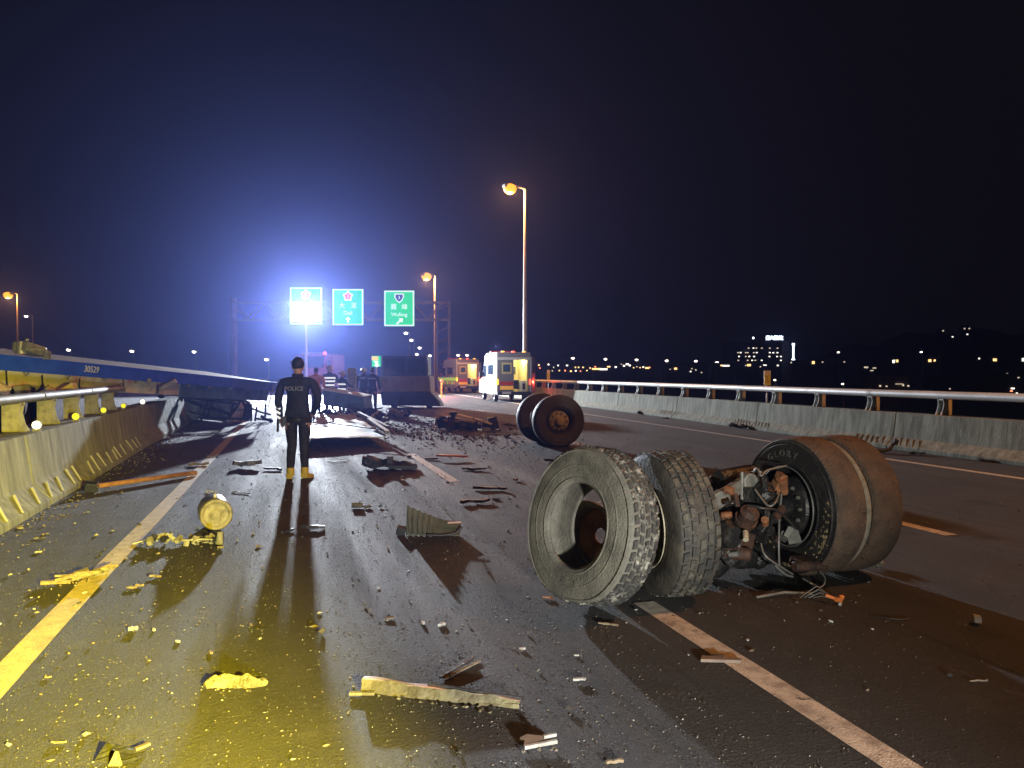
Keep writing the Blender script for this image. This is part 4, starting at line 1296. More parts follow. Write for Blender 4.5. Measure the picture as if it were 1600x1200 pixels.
# ------------------------------------------------------------------ ambulances
amb_white = M('ambulance_white', (.62, .63, .62), .4, coat=.3)
amb_grey = M('ambulance_grey', (.20, .20, .21), .5)
lime = glow('lime_stripe', (.62, .85, .06), .42)  # lime and orange stripes emit mildly, imitating retroreflected light
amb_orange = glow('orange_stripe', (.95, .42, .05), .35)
amb_red = M('ambulance_red', (.55, .04, .03), .5)
cream = M('cream_interior', (.62, .52, .22), .6)
seat_dark = M('seat_dark', (.03, .03, .04), .7)
tail_red = glow('tail_lamp_red', (1.0, .07, .03), 4.0)
tail_amber = glow('indicator_amber', (1.0, .45, .03), 2.2)
van_glass = M('van_glass', (.06, .10, .16), .08, spec=.8)
int_glow = glow('interior_lamp', (1.0, .86, .45), 5.0)
def make_ambulance(label, loc, rz, ltint=(.95, .97, 1.0)):
    t = thing('ambulance', label, 'ambulance', loc, rz, 'ambulances stopped by the right barrier')
    L_, W_, Hh = 5.3, 1.92, 2.35
    prof = [(0, .42), (5.25, .42), (5.3, .75), (5.2, 1.12), (4.35, 1.30), (3.75, 2.0), (3.45, 2.62), (2.9, 2.74), (.12, 2.74), (0, 2.35)]
    for s, nm in ((-1, 'side_panel'), (1, 'side_panel')):
        m = MB(); m.prism(prof, s * .90, s * .96, lambda u, v, q: Vector((q, u, v))); m.build(nm, amb_white, t)
    m = MB()
    pts = prof[1:9] + [prof[9]]
    for a, b in zip(prof[1:9], prof[2:10]):
        m.add([(-.90, a[0], a[1]), (.90, a[0], a[1]), (.90, b[0], b[1]), (-.90, b[0], b[1]), (-.90, a[0] - .05, a[1] - .04), (.90, a[0] - .05, a[1] - .04), (.90, b[0] - .05, b[1] - .04), (-.90, b[0] - .05, b[1] - .04)],
              [(0, 1, 2, 3), (7, 6, 5, 4), (0, 4, 5, 1), (1, 5, 6, 2), (2, 6, 7, 3), (3, 7, 4, 0)])
    m.build('roof_and_nose', amb_white, t)
    m = MB(); m.box((0, 2.6, .46), (1.78, 5.1, .08)); m.build('floor', amb_grey, t)
    # rear frame, left door shut with a window, right door swung out
    m = MB(); m.box((0, .03, 2.56), (1.79, .07, .34)); m.box((-.86, .03, 1.44), (.09, .07, 1.9)); m.box((.86, .03, 1.44), (.09, .07, 1.9)); m.build('rear_frame', amb_grey, t)
    m = MB(); m.box((-.41, .035, 1.44), (.80, .06, 1.88)); d1 = m.build('rear_door', amb_grey, t, bevel=.015)
    m = MB(); m.box((-.41, -.002, 1.85), (.56, .012, .62)); m.build('door_window', cream, d1)
    m = MB(); m.box((-.41, -.012, 1.86), (.40, .012, .40)); m.build('door_glass', van_glass, d1)
    m = MB(); m.box((-.41, -.006, 1.02), (.74, .012, .20)); m.build('door_stripe', amb_red, d1)
    m = MB(); m.box((-.41, -.006, .78), (.74, .012, .20)); m.build('door_stripe', amb_orange, d1)
    m = MB(); m.box((1.02, -.28, 1.50), (.06, .66, 1.95), rot(0, 0, -.55)); d2 = m.build('rear_door', amb_grey, t, bevel=.015)
    m = MB(); m.box((1.00, -.31, 1.9), (.08, .40, .6), rot(0, 0, -.55)); m.build('door_window', van_glass, d2)
    # interior
    m = MB(); m.box((0, 2.3, 1.5), (1.76, .06, 2.0)); m.box((.80, 1.15, 1.5), (.10, 2.2, 2.0)); m.build('interior_wall', cream, t)
    m = MB(); m.box((.42, 2.24, 1.75), (.40, .04, .42)); m.build('interior_window', seat_dark, t)
    m = MB(); m.box((.26, 1.3, .95), (.36, 1.4, .5)); m.box((.26, 1.9, 1.3), (.36, .14, .6)); m.build('seat', seat_dark, t, bevel=.03)
    m = MB(); m.box((.62, .5, .85), (.28, .5, .62)); m.build('locker', amb_white, t, bevel=.02)
    m = MB(); m.box((.62, .245, .85), (.14, .012, .34)); m.build('locker_door', seat_dark, t)
    m = MB(); m.box((.35, 1.2, 2.60), (.7, 1.4, .05)); m.build('ceiling_lamp', int_glow, t)
    # lamps, bumper, plate
    for s in (-1, 1):
        m = MB(); m.box((s * .93, -.02, 1.10), (.13, .07, .30)); m.build('tail_lamp', tail_red if s > 0 else tail_amber, t, bevel=.015)
        for yy in (.95, 4.25):
            T = Matrix.Translation((s * .84, yy, .34))
            m = MB(); m.lathe(tyre_profile(.34, .22, .2), 28, M=T, closed=True); wh = m.build('wheel', rubber_black, t)
            m = MB(); m.lathe([(.205, s * .09), (.15, s * .06), (.05, s * .08), (0, s * .08)], 20, M=T); m.build('rim', chrome, wh)
    m = MB(); m.box((0, -.06, .47), (1.9, .18, .20)); m.build('rear_bumper', seat_dark, t, bevel=.03)
    m = MB(); m.box((-.45, -.155, .50), (.5, .012, .13)); m.build('number_plate', amb_white, t)
    # left flank: cab window, side window, bands
    m = MB(); m.prism([(3.0, 1.38), (4.18, 1.38), (3.70, 2.02), (3.0, 2.05)], -.966, -.955, lambda u, v, q: Vector((q, u, v))); m.build('cab_window', van_glass, t)
    m = MB(); m.prism([(1.0, 1.5), (2.5, 1.5), (2.5, 2.05), (1.0, 2.05)], -.966, -.955, lambda u, v, q: Vector((q, u, v))); m.build('side_window', van_glass, t)
    m = MB(); m.prism([(4.32, 1.36), (3.80, 1.98), (3.84, 2.0), (4.36, 1.38)], -.86, .86, lambda u, v, q: Vector((q, u + .01, v + .01))); m.build('windscreen', van_glass, t)
    for s in (-1, 1):
        m = MB(); m.prism([(.1, .98), (5.0, .98), (5.1, 1.20), (.1, 1.26)], s * .967, s * .957, lambda u, v, q: Vector((q, u, v))); m.build('lime_band', lime, t)
        for k in range(7):
            m = MB(); m.box((s * .969, .55 + k * .62, .80), (.012, .30, .24)); m.build('check_mark', lime if k % 2 else amb_orange, t)
        m = MB(); m.box((s * 1.1, 3.9, 1.5), (.22, .12, .32)); m.build('mirror', seat_dark, t, bevel=.02)
    m = MB(); m.box((0, 3.15, 2.80), (1.4, .3, .14)); m.build('light_bar', amb_red, t, bevel=.03)
    for k in (-.6, 0, .6):
        m = MB(); m.box((k, .15, 2.77), (.16, .1, .07)); m.build('rear_lamp', tail_amber if k else tail_red, t)
    lp = t.matrix_basis @ Vector((0, 0, 0))
    q = Vector(loc) + Vector((.3 * cos(rz) - .9 * sin(rz), .3 * sin(rz) + .9 * cos(rz), 2.4))
    lamp('cabin_light', 'POINT', q, (1.0, .82, .45), 160, size=.2)
    q = Vector(loc) + Vector((-1.5 * cos(rz) + 2.2 * sin(rz), -1.5 * sin(rz) - 2.2 * cos(rz), 2.9))
    lamp('loading_light', 'POINT', q, ltint, 120, size=.12)
    q = Vector(loc) + Vector((1.05 * cos(rz) + .35 * sin(rz), 1.05 * sin(rz) - .35 * cos(rz), 1.1))
    lamp('tail_light', 'POINT', q, (1.0, .06, .03), 60, size=.08)
    return t
q = D(803, 584, 42.3)
make_ambulance('white ambulance with its rear open and cream interior lit, nearer one by the lamp post', (q.x, q.y, 0), -.06)
q = D(731, 584, 62)
make_ambulance('smaller more distant ambulance glowing orange, left of the nearer ambulance', (q.x, q.y, 0), .10, (1.0, .55, .22))
q = D(690, 600, 52)
lamp('red_flasher', 'POINT', (q.x, q.y, 1.1), (1.0, .10, .06), 1500, size=.15)
fl = thing('warning_flasher', 'red flashing warning lamp on the road left of the distant ambulance', 'warning lamp', (q.x, q.y, 0))
m = MB(); m.cyl((0, 0, 0), (0, 0, .05), .25, .22, n=14); m.cyl((0, 0, .05), (0, 0, .95), .05, .04, n=10); m.build('stand', amb_orange, fl)
m = MB(); m.sphere((0, 0, 1.05), .10, 12, 8); m.build('lens', tail_red, fl)

# ------------------------------------------------------------------ wrecked blue trailer across the median
blue_paint = M('blue_paint', (.03, .11, .95), .45, col2=(.02, .08, .80), scale=2, amt=.5, coat=.2)
deck_wood = M('worn_deck', (.17, .10, .065), .75, col2=(.28, .20, .15), scale=4, amt=.55, bump=.4)
primer = M('red_primer_beam', (.66, .60, .56), .7, col2=(.52, .20, .16), scale=1.6, amt=.60, edge=.1, bump=.3, spots=(.45, .40, .25), spot_amt=.6, spot_scale=3)
slate_steel = M('slate_steel', (.10, .20, .38), .6, col2=(.06, .12, .22), scale=3, bump=.3)
pale_steel = M('pale_steel', (.48, .47, .42), .55, metal=.2, col2=(.28, .27, .24), scale=6)
silver = M('silver_casting', (.46, .47, .50), .4, metal=.6, col2=(.24, .25, .27), scale=5)
black_steel = M('black_steel', (.02, .022, .03), .55, metal=.2)
white_print = M('white_print', (.75, .77, .8), .5)
TA, TB = D(432, 598, 24.5), D(-70, 547, 12.3)
u_ = (TA - TB); TL = u_.length; u_.normalize()
v_ = Vector((0, 0, 1)).cross(u_).normalized()
if v_.dot(vdir(-1, .3)) < 0: v_ = -v_
v_ = (v_ + Vector((0, 0, .15))).normalized()
v_ = (v_ - u_ * v_.dot(u_)).normalized()
n_ = u_.cross(v_)
if n_.z < 0: n_ = -n_
TR = Matrix((u_, v_, n_)).transposed().to_4x4()
tr = thing('flatbed_trailer', 'wrecked blue sided flatbed trailer lying across the median barrier', 'trailer', M=Matrix.Translation(TB) @ TR)
TM = (Matrix.Translation(TB) @ TR).inverted()
def tl(px, py, f): return TM @ D(px, py, f)
for k in range(8):
    y0 = .07 + k * .29
    m = MB(); m.box((TL * .33, y0 + .14, -.02), (TL * .66 - .06, .275, .045)); m.build('deck_plank', deck_wood, tr)
    m = MB(); m.box((TL * .83, y0 + .14, -.02), (TL * .34 - .03, .275, .045)); m.build('deck_shine', pale_steel, tr)  # pale steel puts the floodlight's white shine into the deck's right end
m = MB(); m.box((TL / 2, .03, -.13), (TL, .06, .26)); m.box((TL / 2, .0, -.005), (TL, .05, .03)); m.box((TL / 2, .02, -.255), (TL, .10, .02)); m.build('side_rail', blue_paint, tr)
m = MB(); m.box((TL / 2, 2.42, -.115), (TL, .06, .26)); m.build('side_rail', blue_paint, tr)
m = MB(); m.box((TL - .03, 1.22, -.17), (.08, 2.34, .30)); m.build('end_beam', pale_steel, tr)
for yy in (.70, 1.70):
    m = MB()
    e = TL * .62
    for (s0, s1, mt) in ((0, e, primer), (e, TL - .1, slate_steel)):
        m = MB(); m.box(((s0 + s1) / 2, yy, -.42), (s1 - s0, .02, .36)); m.box(((s0 + s1) / 2, yy, -.245), (s1 - s0, .16, .022)); m.box(((s0 + s1) / 2, yy, -.605), (s1 - s0, .18, .025)); m.build('main_beam', mt, tr)
k = 0
s = .35
while s < TL - .2:
    mt = primer if s < TL * .62 else slate_steel
    m = MB(); m.prism([(.06, -.05), (.68, -.05), (.68, -.44), (.06, -.20)], s - .035, s + .035, lambda a, b, q: Vector((q, a, b))); m.build('outrigger', mt, tr)
    if k % 2 == 0:
        m = MB(); m.box((s, 1.2, -.15), (.06, .9, .16)); m.build('cross_member', mt, tr)
        m = MB(); m.box((s + .2, .04, -.26), (.05, .03, .10)); m.tube([(s + .2, .0, -.25), (s + .2, -.04, -.30), (s + .2, .03, -.34)], .012, 6); m.build('strap_hook', pale_steel, tr)
    k += 1
    s += .55
# side plates hung below the rail: pale with red patches on the left half
rr = random.Random(2)
s = .1
while s < TL * .58:
    w1 = rr.uniform(.8, 1.4)
    m = MB(); m.prism([(s, -.235), (s + w1 - .05, -.235), (s + w1 - rr.uniform(.05, .3), -.58), (s + rr.uniform(0, .25), -.58)], .25, .285, lambda a, b, q: Vector((a, q + rr.uniform(0, .0), b))); m.build('side_plate', primer, tr)
    s += w1
s = TL * .58
while s < TL - .3:
    m = MB(); m.prism([(s, -.235), (s + 1.25, -.235), (s + 1.25, -.62), (s, -.62)], .2, .23, lambda a, b, q: Vector((a, q, b))); m.build('side_plate', slate_steel, tr)
    s += 1.3
for (a, b) in (((222, 597), (236, 609)), ((275, 595), (250, 609))):
    m = MB(); m.bar(tl(*a, 17.7), tl(*b, 17.7), .05, .10); m.build('support_strut', pale_steel, tr)
m = MB(); m.sphere(tl(233, 594.5, 17.6), .07, 10, 6, (1, .6, .8)); m.build('side_marker', pale_steel, tr)
# number on the rail
me = text_mesh('30529', .185, .006); me.materials.clear(); me.materials.append(white_print)
q = tl(155.5, 577.5, 15.6)
inst('number', me, tr, (q.x, -.006, -.115), (pi / 2, 0, 0))
# suspension and loose steel under the left half
for (a, b, wd) in (((0, 612), (14, 617), .09), ((34, 602), (38, 628), .22), ((60, 602), (52, 618), .03), ((76, 601), (64, 616), .03), ((48, 602), (60, 606), .03), ((104, 604), (112, 618), .26), ((82, 606), (78, 618), .16), ((8, 602), (2, 612), .2), ((22, 604), (30, 618), .05)):
    m = MB(); m.bar(tl(*a, 13.6), tl(*b, 13.6), wd * .6, wd); m.build('suspension_bracket', rr.choice([pale_steel, dusty_bracket, primer]), tr, bevel=.01)
for (px, py) in ((20, 632), (75, 630), (108, 625)):
    m = MB(); c = tl(px, py, 14.2); m.lathe(tyre_profile(.45, .28, .26), 32, M=Matrix.Translation(c + Vector((0, .9, -.3))) @ Matrix.Rotation(pi / 2, 4, 'Z'), closed=True); m.build('wheel', rubber_black, tr)
m = MB(); m.tube([tl(428, 601, 24.3), tl(424, 616, 24.1), tl(419, 636, 24)], .018, 6); m.build('hanging_cable', pale_steel, tr)
# silver gear lying on the deck
sp = D(53, 556, 13.4)
sg = thing('gear_casting', 'crumpled silver machine casting lying on the trailer deck at the left', 'machine part', (sp.x, sp.y, sp.z - .02), math.atan2(u_.y, u_.x))
m = MB(); m.box((-.10, 0, .13), (.46, .30, .17), rot(0, .18, 0)); m.warp(.03, 5); m.build('housing', silver, sg, bevel=.03)
m = MB(); m.cyl((-.27, .02, .05), (-.27, .02, .26), .09, .06, n=14); m.sphere((-.16, .0, .29), .035, 10, 6); m.build('dome', silver, sg)
m = MB(); m.bar((.02, -.02, .17), (.27, -.03, .08), .12, .07); m.box((.24, -.06, .03), (.10, .10, .14)); m.build('flange', silver, sg, bevel=.01)
m = MB()
for k in range(5):
    m.cyl((-.22 + k * .08, -.17, .12 + .02 * (k % 2)), (-.22 + k * .08, -.13, .12), .018, n=6)
m.build('bolt', pale_steel, sg)

# mangled black frame under the right end of the trailer
FF = 23.6
fr_loc = D(345, 655, FF); fr_loc.z = 0
fr = thing('steel_lattice', 'mangled lattice of black steel bars hanging below the right end of the trailer', 'wreckage', fr_loc)
def bars(lst, parent, loc, mat, f, name='bar'):
    for (x0, y0, x1, y1, wd) in lst:
        a, b = D(x0, y0, f + (x0 % 7) * .05) - loc, D(x1, y1, f + (x1 % 5) * .06) - loc
        a.z = max(a.z, .03); b.z = max(b.z, .03)
        mid = (a + b) / 2 + Vector((0, .06, -.03))
        m = MB(); m.tube([a, mid, b], wd, 6); m.build(name, mat, parent)
bars([(262, 616, 383, 626, .035), (283, 620, 372, 631, .03), (288, 625, 360, 647, .05), (310, 651, 384, 655, .03), (325, 621, 314, 656, .035), (335, 619, 322, 652, .035), (365, 629, 358, 655, .035), (377, 623, 361, 648, .045), (377, 624, 386, 640, .04),
      (286, 616, 279, 634, .045), (250, 616, 276, 640, .05), (246, 618, 268, 634, .035), (295, 618, 345, 628, .025), (388, 632, 384, 657, .12), (268, 652, 285, 671, .02)], fr, fr_loc, black_steel, FF)
bars([(290, 645, 312, 650, .03), (378, 622, 388, 628, .03)], fr, fr_loc, pale_steel, FF, 'pale_bar')
m = MB(); c = D(268, 632, FF) - fr_loc; m.box(c, (.35, .3, .25), rot(.3, .2, .5)); m.warp(.05, 3); m.build('torn_bracket', black_steel, fr)
f2 = D(408, 660, 24.5); f2.z = 0
fr2 = thing('steel_lattice', 'small black steel rack lying left of the officer against the bright road', 'wreckage', f2)
bars([(393, 638, 423, 648, .03), (401, 636, 398, 663, .03), (400, 654, 424, 655, .03), (415, 632, 414, 652, .03), (393, 640, 392, 662, .03), (407, 650, 425, 664, .05)], fr2, f2, black_steel, 24.5)
# crumpled concrete-coloured sheet behind the frame
sheet_pale = M('crumpled_pale_sheet', (.42, .43, .40), .6, col2=(.24, .25, .24), scale=3, amt=.5, bump=.4)
sl = D(335, 652, 25.2); sl.z = 0
cs = thing('crumpled_sheet', 'crumpled pale metal sheet standing behind the mangled black frame', 'wreckage', sl)
def csf(a, b):
    q = D(282 + 108 * a, 584, 25.2 + .8 * sin(a * 7)) - sl
    q.z = .02 + b * (.95 - .35 * a)
    q += noise.noise_vector(Vector((a * 6, b * 4, 2))) * .16
    q.z = max(q.z, .01)
    return q + Vector((0, b * .4, 0))
m = MB(); m.sheet(csf, 18, 6, .01); m.build('sheet', sheet_pale, cs)

# ------------------------------------------------------------------ white panel and wreckage in the middle distance
panel_white = M('white_panel', (.70, .71, .69), .55, col2=(.50, .52, .52), scale=1.2, amt=.55, bump=.2, spots=(.10, .10, .11), spot_amt=.66, spot_scale=3)
A0, A1, B0, B1 = D(474, 684, 15.6), D(603, 677, 16.6), D(497, 640, 27.5), D(551, 640, 27.5)
for q, z in ((A0, .26), (A1, .20), (B0, .10), (B1, .14)): q.z = z
pl = A0.copy(); pl.z = 0
wp = thing('container_panel', 'long white container wall panel lying crumpled on the road right of the officer', 'panel', pl)
def wpf(a, b):
    q = (A0.lerp(A1, a)).lerp(B0.lerp(B1, a), b) - pl
    q.z += .05 * noise.noise(Vector((a * 3, b * 7, 1)))
    q.z = max(q.z, .03)
    if b < .02: q.y += .12 * noise.noise(Vector((a * 9, 0, 3)))
    return q
m = MB(); m.sheet(wpf, 12, 52, .02); m.build('panel', panel_white, wp)
m = MB(); m.tube([D(478, 665, 17) - pl, D(515, 663, 17.5) - pl + Vector((0, 0, .03)), D(560, 667, 17.4) - pl, D(600, 674, 16.8) - pl + Vector((0, 0, .03))], .014, 6); m.build('cable', black_hose, wp)
m = MB(); m.bar(D(576, 655, 19.5) - pl, D(605, 675, 16.6) - pl, .10, .06); m.build('edge_trim', pale_steel, wp)
m = MB(); m.bar(D(560, 646, 22) - pl, D(606, 669, 17.4) - pl, .08, .10); m.build('edge_trim', black_steel, wp)
# far white sheet
A0, A1, B0, B1 = D(494, 640, 28.5), D(556, 640, 28.5), D(500, 625, 36), D(538, 624, 36)
for q, z in ((A0, .12), (A1, .12), (B0, .16), (B1, .2)): q.z = z
pl2 = A0.copy(); pl2.z = 0
w2 = thing('metal_sheet', 'second white metal sheet lying beyond the long white panel', 'panel', pl2)
m = MB(); m.sheet(lambda a, b: tuple((A0.lerp(A1, a)).lerp(B0.lerp(B1, a), b) - pl2 + Vector((0, 0, .06 * noise.noise(Vector((a * 4, b * 6, 5)))))), 8, 14, .02); m.build('sheet', panel_white, w2)
# dark slab with a bright top edge: end of a drawbar body
q = D(537, 640, 28); q.z = 0
db = thing('overturned_wreck', 'dark overturned truck body with a bright upper edge behind the white panel', 'wreckage', q, -YAW)
m = MB(); m.prism([(-.75, .95), (.70, .70), (.78, .18), (-.75, .42)], 0, 1.6, lambda a, b, tt_: Vector((a, tt_, b))); m.build('side_wall', slate_steel, db, bevel=.02)
m = MB(); m.prism([(-.80, .955), (.74, .70), (.74, .74), (-.80, 1.03)], -.03, 1.62, lambda a, b, tt_: Vector((a, tt_, b))); m.build('top_sheet', panel_white, db)
rr = random.Random(31)
for k in range(9):
    m = MB(); m.rock((rr.uniform(-.8, .7), rr.uniform(-.5, -.05), rr.uniform(.08, .25)), (rr.uniform(.2, .5), rr.uniform(.2, .4), rr.uniform(.15, .35)), rr); m.build('torn_part', rr.choice([black_steel, greasy_steel, slate_steel]), db)
q = D(549.5, 620, 30); q.z = 0
gp = thing('upright_panel', 'narrow grey brown panel standing on end beside the firefighters', 'panel', q, -YAW)
m = MB(); m.box((0, 0, .9), (.34, .05, 1.75), rot(.04, .02, 0)); m.warp(.02, 4); m.build('panel', M('grey_brown_panel', (.24, .21, .20), .7, col2=(.15, .13, .13), scale=4), gp)
m = MB(); m.box((-.17, -.03, .9), (.03, .04, 1.75), rot(.04, .02, 0)); m.box((.17, -.03, .9), (.03, .04, 1.75), rot(.04, .02, 0)); m.build('edge_fold', pale_steel, gp)

# heap of torn panels and bars between the people and the cab
q = D(572, 636, 26.5); q.z = 0
jh = thing('torn_wreckage', 'heap of torn dark panels and bent bars at the feet of the rescue workers', 'wreckage', q, -YAW)
rj = random.Random(61)
for k in range(13):
    c = Vector((rj.uniform(-1.0, 1.1), rj.uniform(-.8, 1.6), rj.uniform(.05, .22)))
    a_, l_, w_ = rj.uniform(0, 6.3), rj.uniform(.3, .9), rj.uniform(.15, .4)
    ca, sa = cos(a_), sin(a_)
    ph = rj.uniform(0, 50)
    def tf(u, v):
        x, y = (u - .5) * l_, (v - .5) * w_
        z = c.z + .22 * noise.noise(Vector((u * 3, v * 3, ph))) + .25 * (u - .5) * sin(ph)
        return Vector((c.x + x * ca - y * sa, c.y + x * sa + y * ca, max(z, .015)))
    m = MB(); m.sheet(tf, 8, 5, .008); m.build('torn_panel', [black_steel, slate_steel, panel_white, pale_steel, greasy_steel][k % 5], jh)
for k in range(11):
    c = Vector((rj.uniform(-1.2, 1.0), rj.uniform(-1.0, 1.5), .04))
    d2 = Vector((rj.uniform(-.7, .7), rj.uniform(-.5, .5), rj.uniform(.0, .35)))
    m = MB(); m.tube([c, c + d2 * .5 + Vector((rj.uniform(-.12, .12), 0, .08)), c + d2], rj.uniform(.012, .03), 6); m.build('bent_bar', rj.choice([black_steel, pale_steel, rust_steel]), jh)

# wrecked cab seen from behind
cab_dark = M('cab_dark', (.03, .034, .06), .5, col2=(.05, .052, .08), scale=2)
cab_beige = M('cab_beige', (.42, .38, .34), .6, col2=(.30, .27, .25), scale=2, amt=.5)
q = D(632, 584, 34.3)
wc = thing('wrecked_cab', 'wrecked dark truck cab with a pale beige band across its middle, near the ambulances', 'truck cab', (q.x, q.y, 0), -YAW)
k = 34.3 / FPX
X = lambda px: (px - 632) * k
Z = lambda py: EYE - (py - 584) * k
m = MB(); m.prism([(X(596), Z(587)), (X(668), Z(587)), (X(667), Z(556)), (X(597), Z(556))], 0, 1.7, lambda a, b, tt_: Vector((a, tt_, b))); m.build('upper_body', cab_dark, wc, bevel=.04)
m = MB(); m.prism([(X(600), Z(584)), (X(632), Z(584)), (X(632), Z(561)), (X(601), Z(561))], -.015, .01, lambda a, b, tt_: Vector((a, tt_, b))); m.build('rear_window', dark_glass, wc)
m = MB(); m.prism([(X(636), Z(584)), (X(664), Z(584)), (X(663), Z(561)), (X(636), Z(561))], -.015, .01, lambda a, b, tt_: Vector((a, tt_, b))); m.build('rear_window', dark_glass, wc)
m = MB(); m.bar((X(668.5), -.02, Z(590)), (X(668), -.02, Z(562)), .05, .05); m.build('corner_trim', pale_steel, wc)
m = MB(); m.prism([(X(593), Z(612)), (X(673), Z(612)), (X(671), Z(587.5)), (X(594), Z(587.5))], -.04, 1.72, lambda a, b, tt_: Vector((a, tt_, b))); m.build('beige_band', cab_beige, wc, bevel=.03)
m = MB(); m.prism([(X(597), .14), (X(690), .10), (X(680), Z(620)), (X(672), Z(612.5)), (X(594), Z(612.5))], 0, 1.65, lambda a, b, tt_: Vector((a, tt_, b))); m.build('lower_body', cab_dark, wc, bevel=.04)
m = MB(); m.prism([(X(622), Z(632)), (X(668), Z(633)), (X(664), Z(618)), (X(624), Z(617))], -.02, .01, lambda a, b, tt_: Vector((a, tt_, b))); m.build('grille_opening', black_steel, wc)
m = MB(); m.bar((X(621), -.06, Z(634)), (X(646), -.06, Z(636.5)), .05, .05); m.build('bumper_edge', pale_steel, wc)
m = MB(); m.bar((X(674), -.03, Z(614)), (X(693), -.03, .12), .05, .05); m.build('sloping_edge', pale_steel, wc)
for px in (612, 668):
    m = MB(); m.lathe(tyre_profile(.42, .26, .24), 24, M=Matrix.Translation((X(px), .8, .40)), closed=True); m.build('wheel', rubber_black, wc)

# small green and yellow sign further off
q = D(588, 584, 60)
gs = thing('route_sign', 'small green and yellow sign seen between the rescue workers and the cab', 'sign', (q.x, q.y, 0), -YAW)
k = 60 / FPX
m = MB(); m.cyl((0, .05, 0), (0, .05, EYE + 24 * k), .05, n=8); m.build('pole', pole_steel, gs)
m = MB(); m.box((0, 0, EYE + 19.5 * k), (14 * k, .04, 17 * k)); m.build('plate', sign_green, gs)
m = MB(); m.box((-.1, -.03, EYE + 24 * k), (10 * k, .02, 6 * k)); m.build('yellow_header', glow('sign_yellow_lit', (.9, .75, .12), .6), gs)  # header emits too, in place of returned headlight
m = MB(); m.prism([(-.2, 0), (.15, 0), (.15, -.3), (.3, -.3), (.05, -.5), (-.2, -.3), (-.02, -.3)], -.03, -.045, lambda a, b, tt_: Vector((a, tt_, b + EYE + 20 * k))); m.build('arrow', sign_white, gs)

# ------------------------------------------------------------------ debris, one thing at a time
wood = M('split_wood', (.26, .20, .12), .8, col2=(.12, .09, .055), scale=9, stretch=(1, 6, 6), amt=.5, bump=.5)
plastic_black = M('black_plastic', (.016, .016, .018), .5, col2=(.035, .035, .036), scale=9, bump=.3)
plastic_pale = M('pale_plastic', (.45, .44, .40), .5, col2=(.22, .21, .18), scale=12)
orange_plastic = M('orange_plastic', (.70, .20, .04), .5, col2=(.5, .14, .04), scale=8)
rusty_orange = M('rusty_orange_steel', (.42, .22, .08), .6, col2=(.25, .11, .04), scale=7, amt=.5, bump=.3)
yellow_clod = M('yellow_clod', (.24, .21, .12), .9, col2=(.09, .08, .05), scale=14, bump=.8, bscale=50)
brown_panel = M('brown_panel', (.20, .15, .11), .7, col2=(.12, .09, .07), scale=7)
glassy = M('glass_bits', (.55, .6, .62), .15, spec=.8)

def shard_mesh(m, rng, lx, ly, th, n=8, bend=.0):
    """jagged flat piece with thickness, curled a little"""
    pts = []
    for i in range(n):
        a = 2 * pi * i / n + rng.uniform(-.2, .2)
        r = rng.uniform(.65, 1.05)
        pts.append((lx / 2 * r * cos(a), ly / 2 * r * sin(a)))
    m.prism(pts, 0, th, lambda u, v, t: Vector((u, v, t + bend * (u / lx) ** 2 * lx + .004)))
    return m
def debris(name, label, cat, px, py, yaw=0.0, group=None):
    p = G(px, py)
    return thing(name, label, cat, (p.x, p.y, .0), -YAW + yaw, group), FPX / (1.55 * FPX / (py - HY))

# 1 orange bar by the median
p0, p1 = G(150, 768, .0), G(306, 743, .0)
t = thing('steel_bar', 'long orange rusted steel bar lying between the median and the edge line', 'steel bar', p0)
d = p1 - p0
m = MB(); m.tube([Vector((0, 0, .07)), d * .4 + Vector((0, 0, .06)), d + Vector((0, 0, .045))], .034, 10); m.build('bar', rusty_orange, t)
m = MB(); m.box((-.06, .02, .06), (.16, .12, .12), rot(.3, .2, .4)); m.build('torn_end', black_steel, t, bevel=.01)
# 2 air tank
p = G(338, 829)
t = thing('air_tank', 'small round air tank lying with its yellow lit end towards the camera', 'tank', (p.x, p.y, .0))
axd = vdir(-.42, .9); R_ = .152
m = MB(); Mx = frame(Vector((0, 0, R_ + .004)), axd)
m.lathe([(0, .006), (.05, .004), (.055, .012), (.10, .013), (.118, .010), (.125, -.006), (.145, -.008), (.152, .004), (.152, .035)], 40, M=Mx); m.build('end_cap', M('tank_cap', (.30, .27, .17), .6, metal=.0, col2=(.14, .12, .07), scale=14, amt=.52, bump=.3), t)
m = MB(); m.lathe([(.152, .03), (.154, .04), (.154, .38), (.148, .41), (.10, .43), (0, .44)], 36, M=Mx); m.build('shell', M('tank_shell', (.10, .10, .10), .35, metal=.6, col2=(.2, .2, .2), scale=4), t)
m = MB(); m.lathe([(.157, .025), (.160, .032), (.157, .040)], 36, M=Mx); m.build('weld_seam', pale_steel, t)
m = MB(); m.cyl(Mx @ Vector((.15, 0, .15)), Mx @ Vector((.15, 0, .185)), .02, n=8); m.build('port', pale_steel, t)
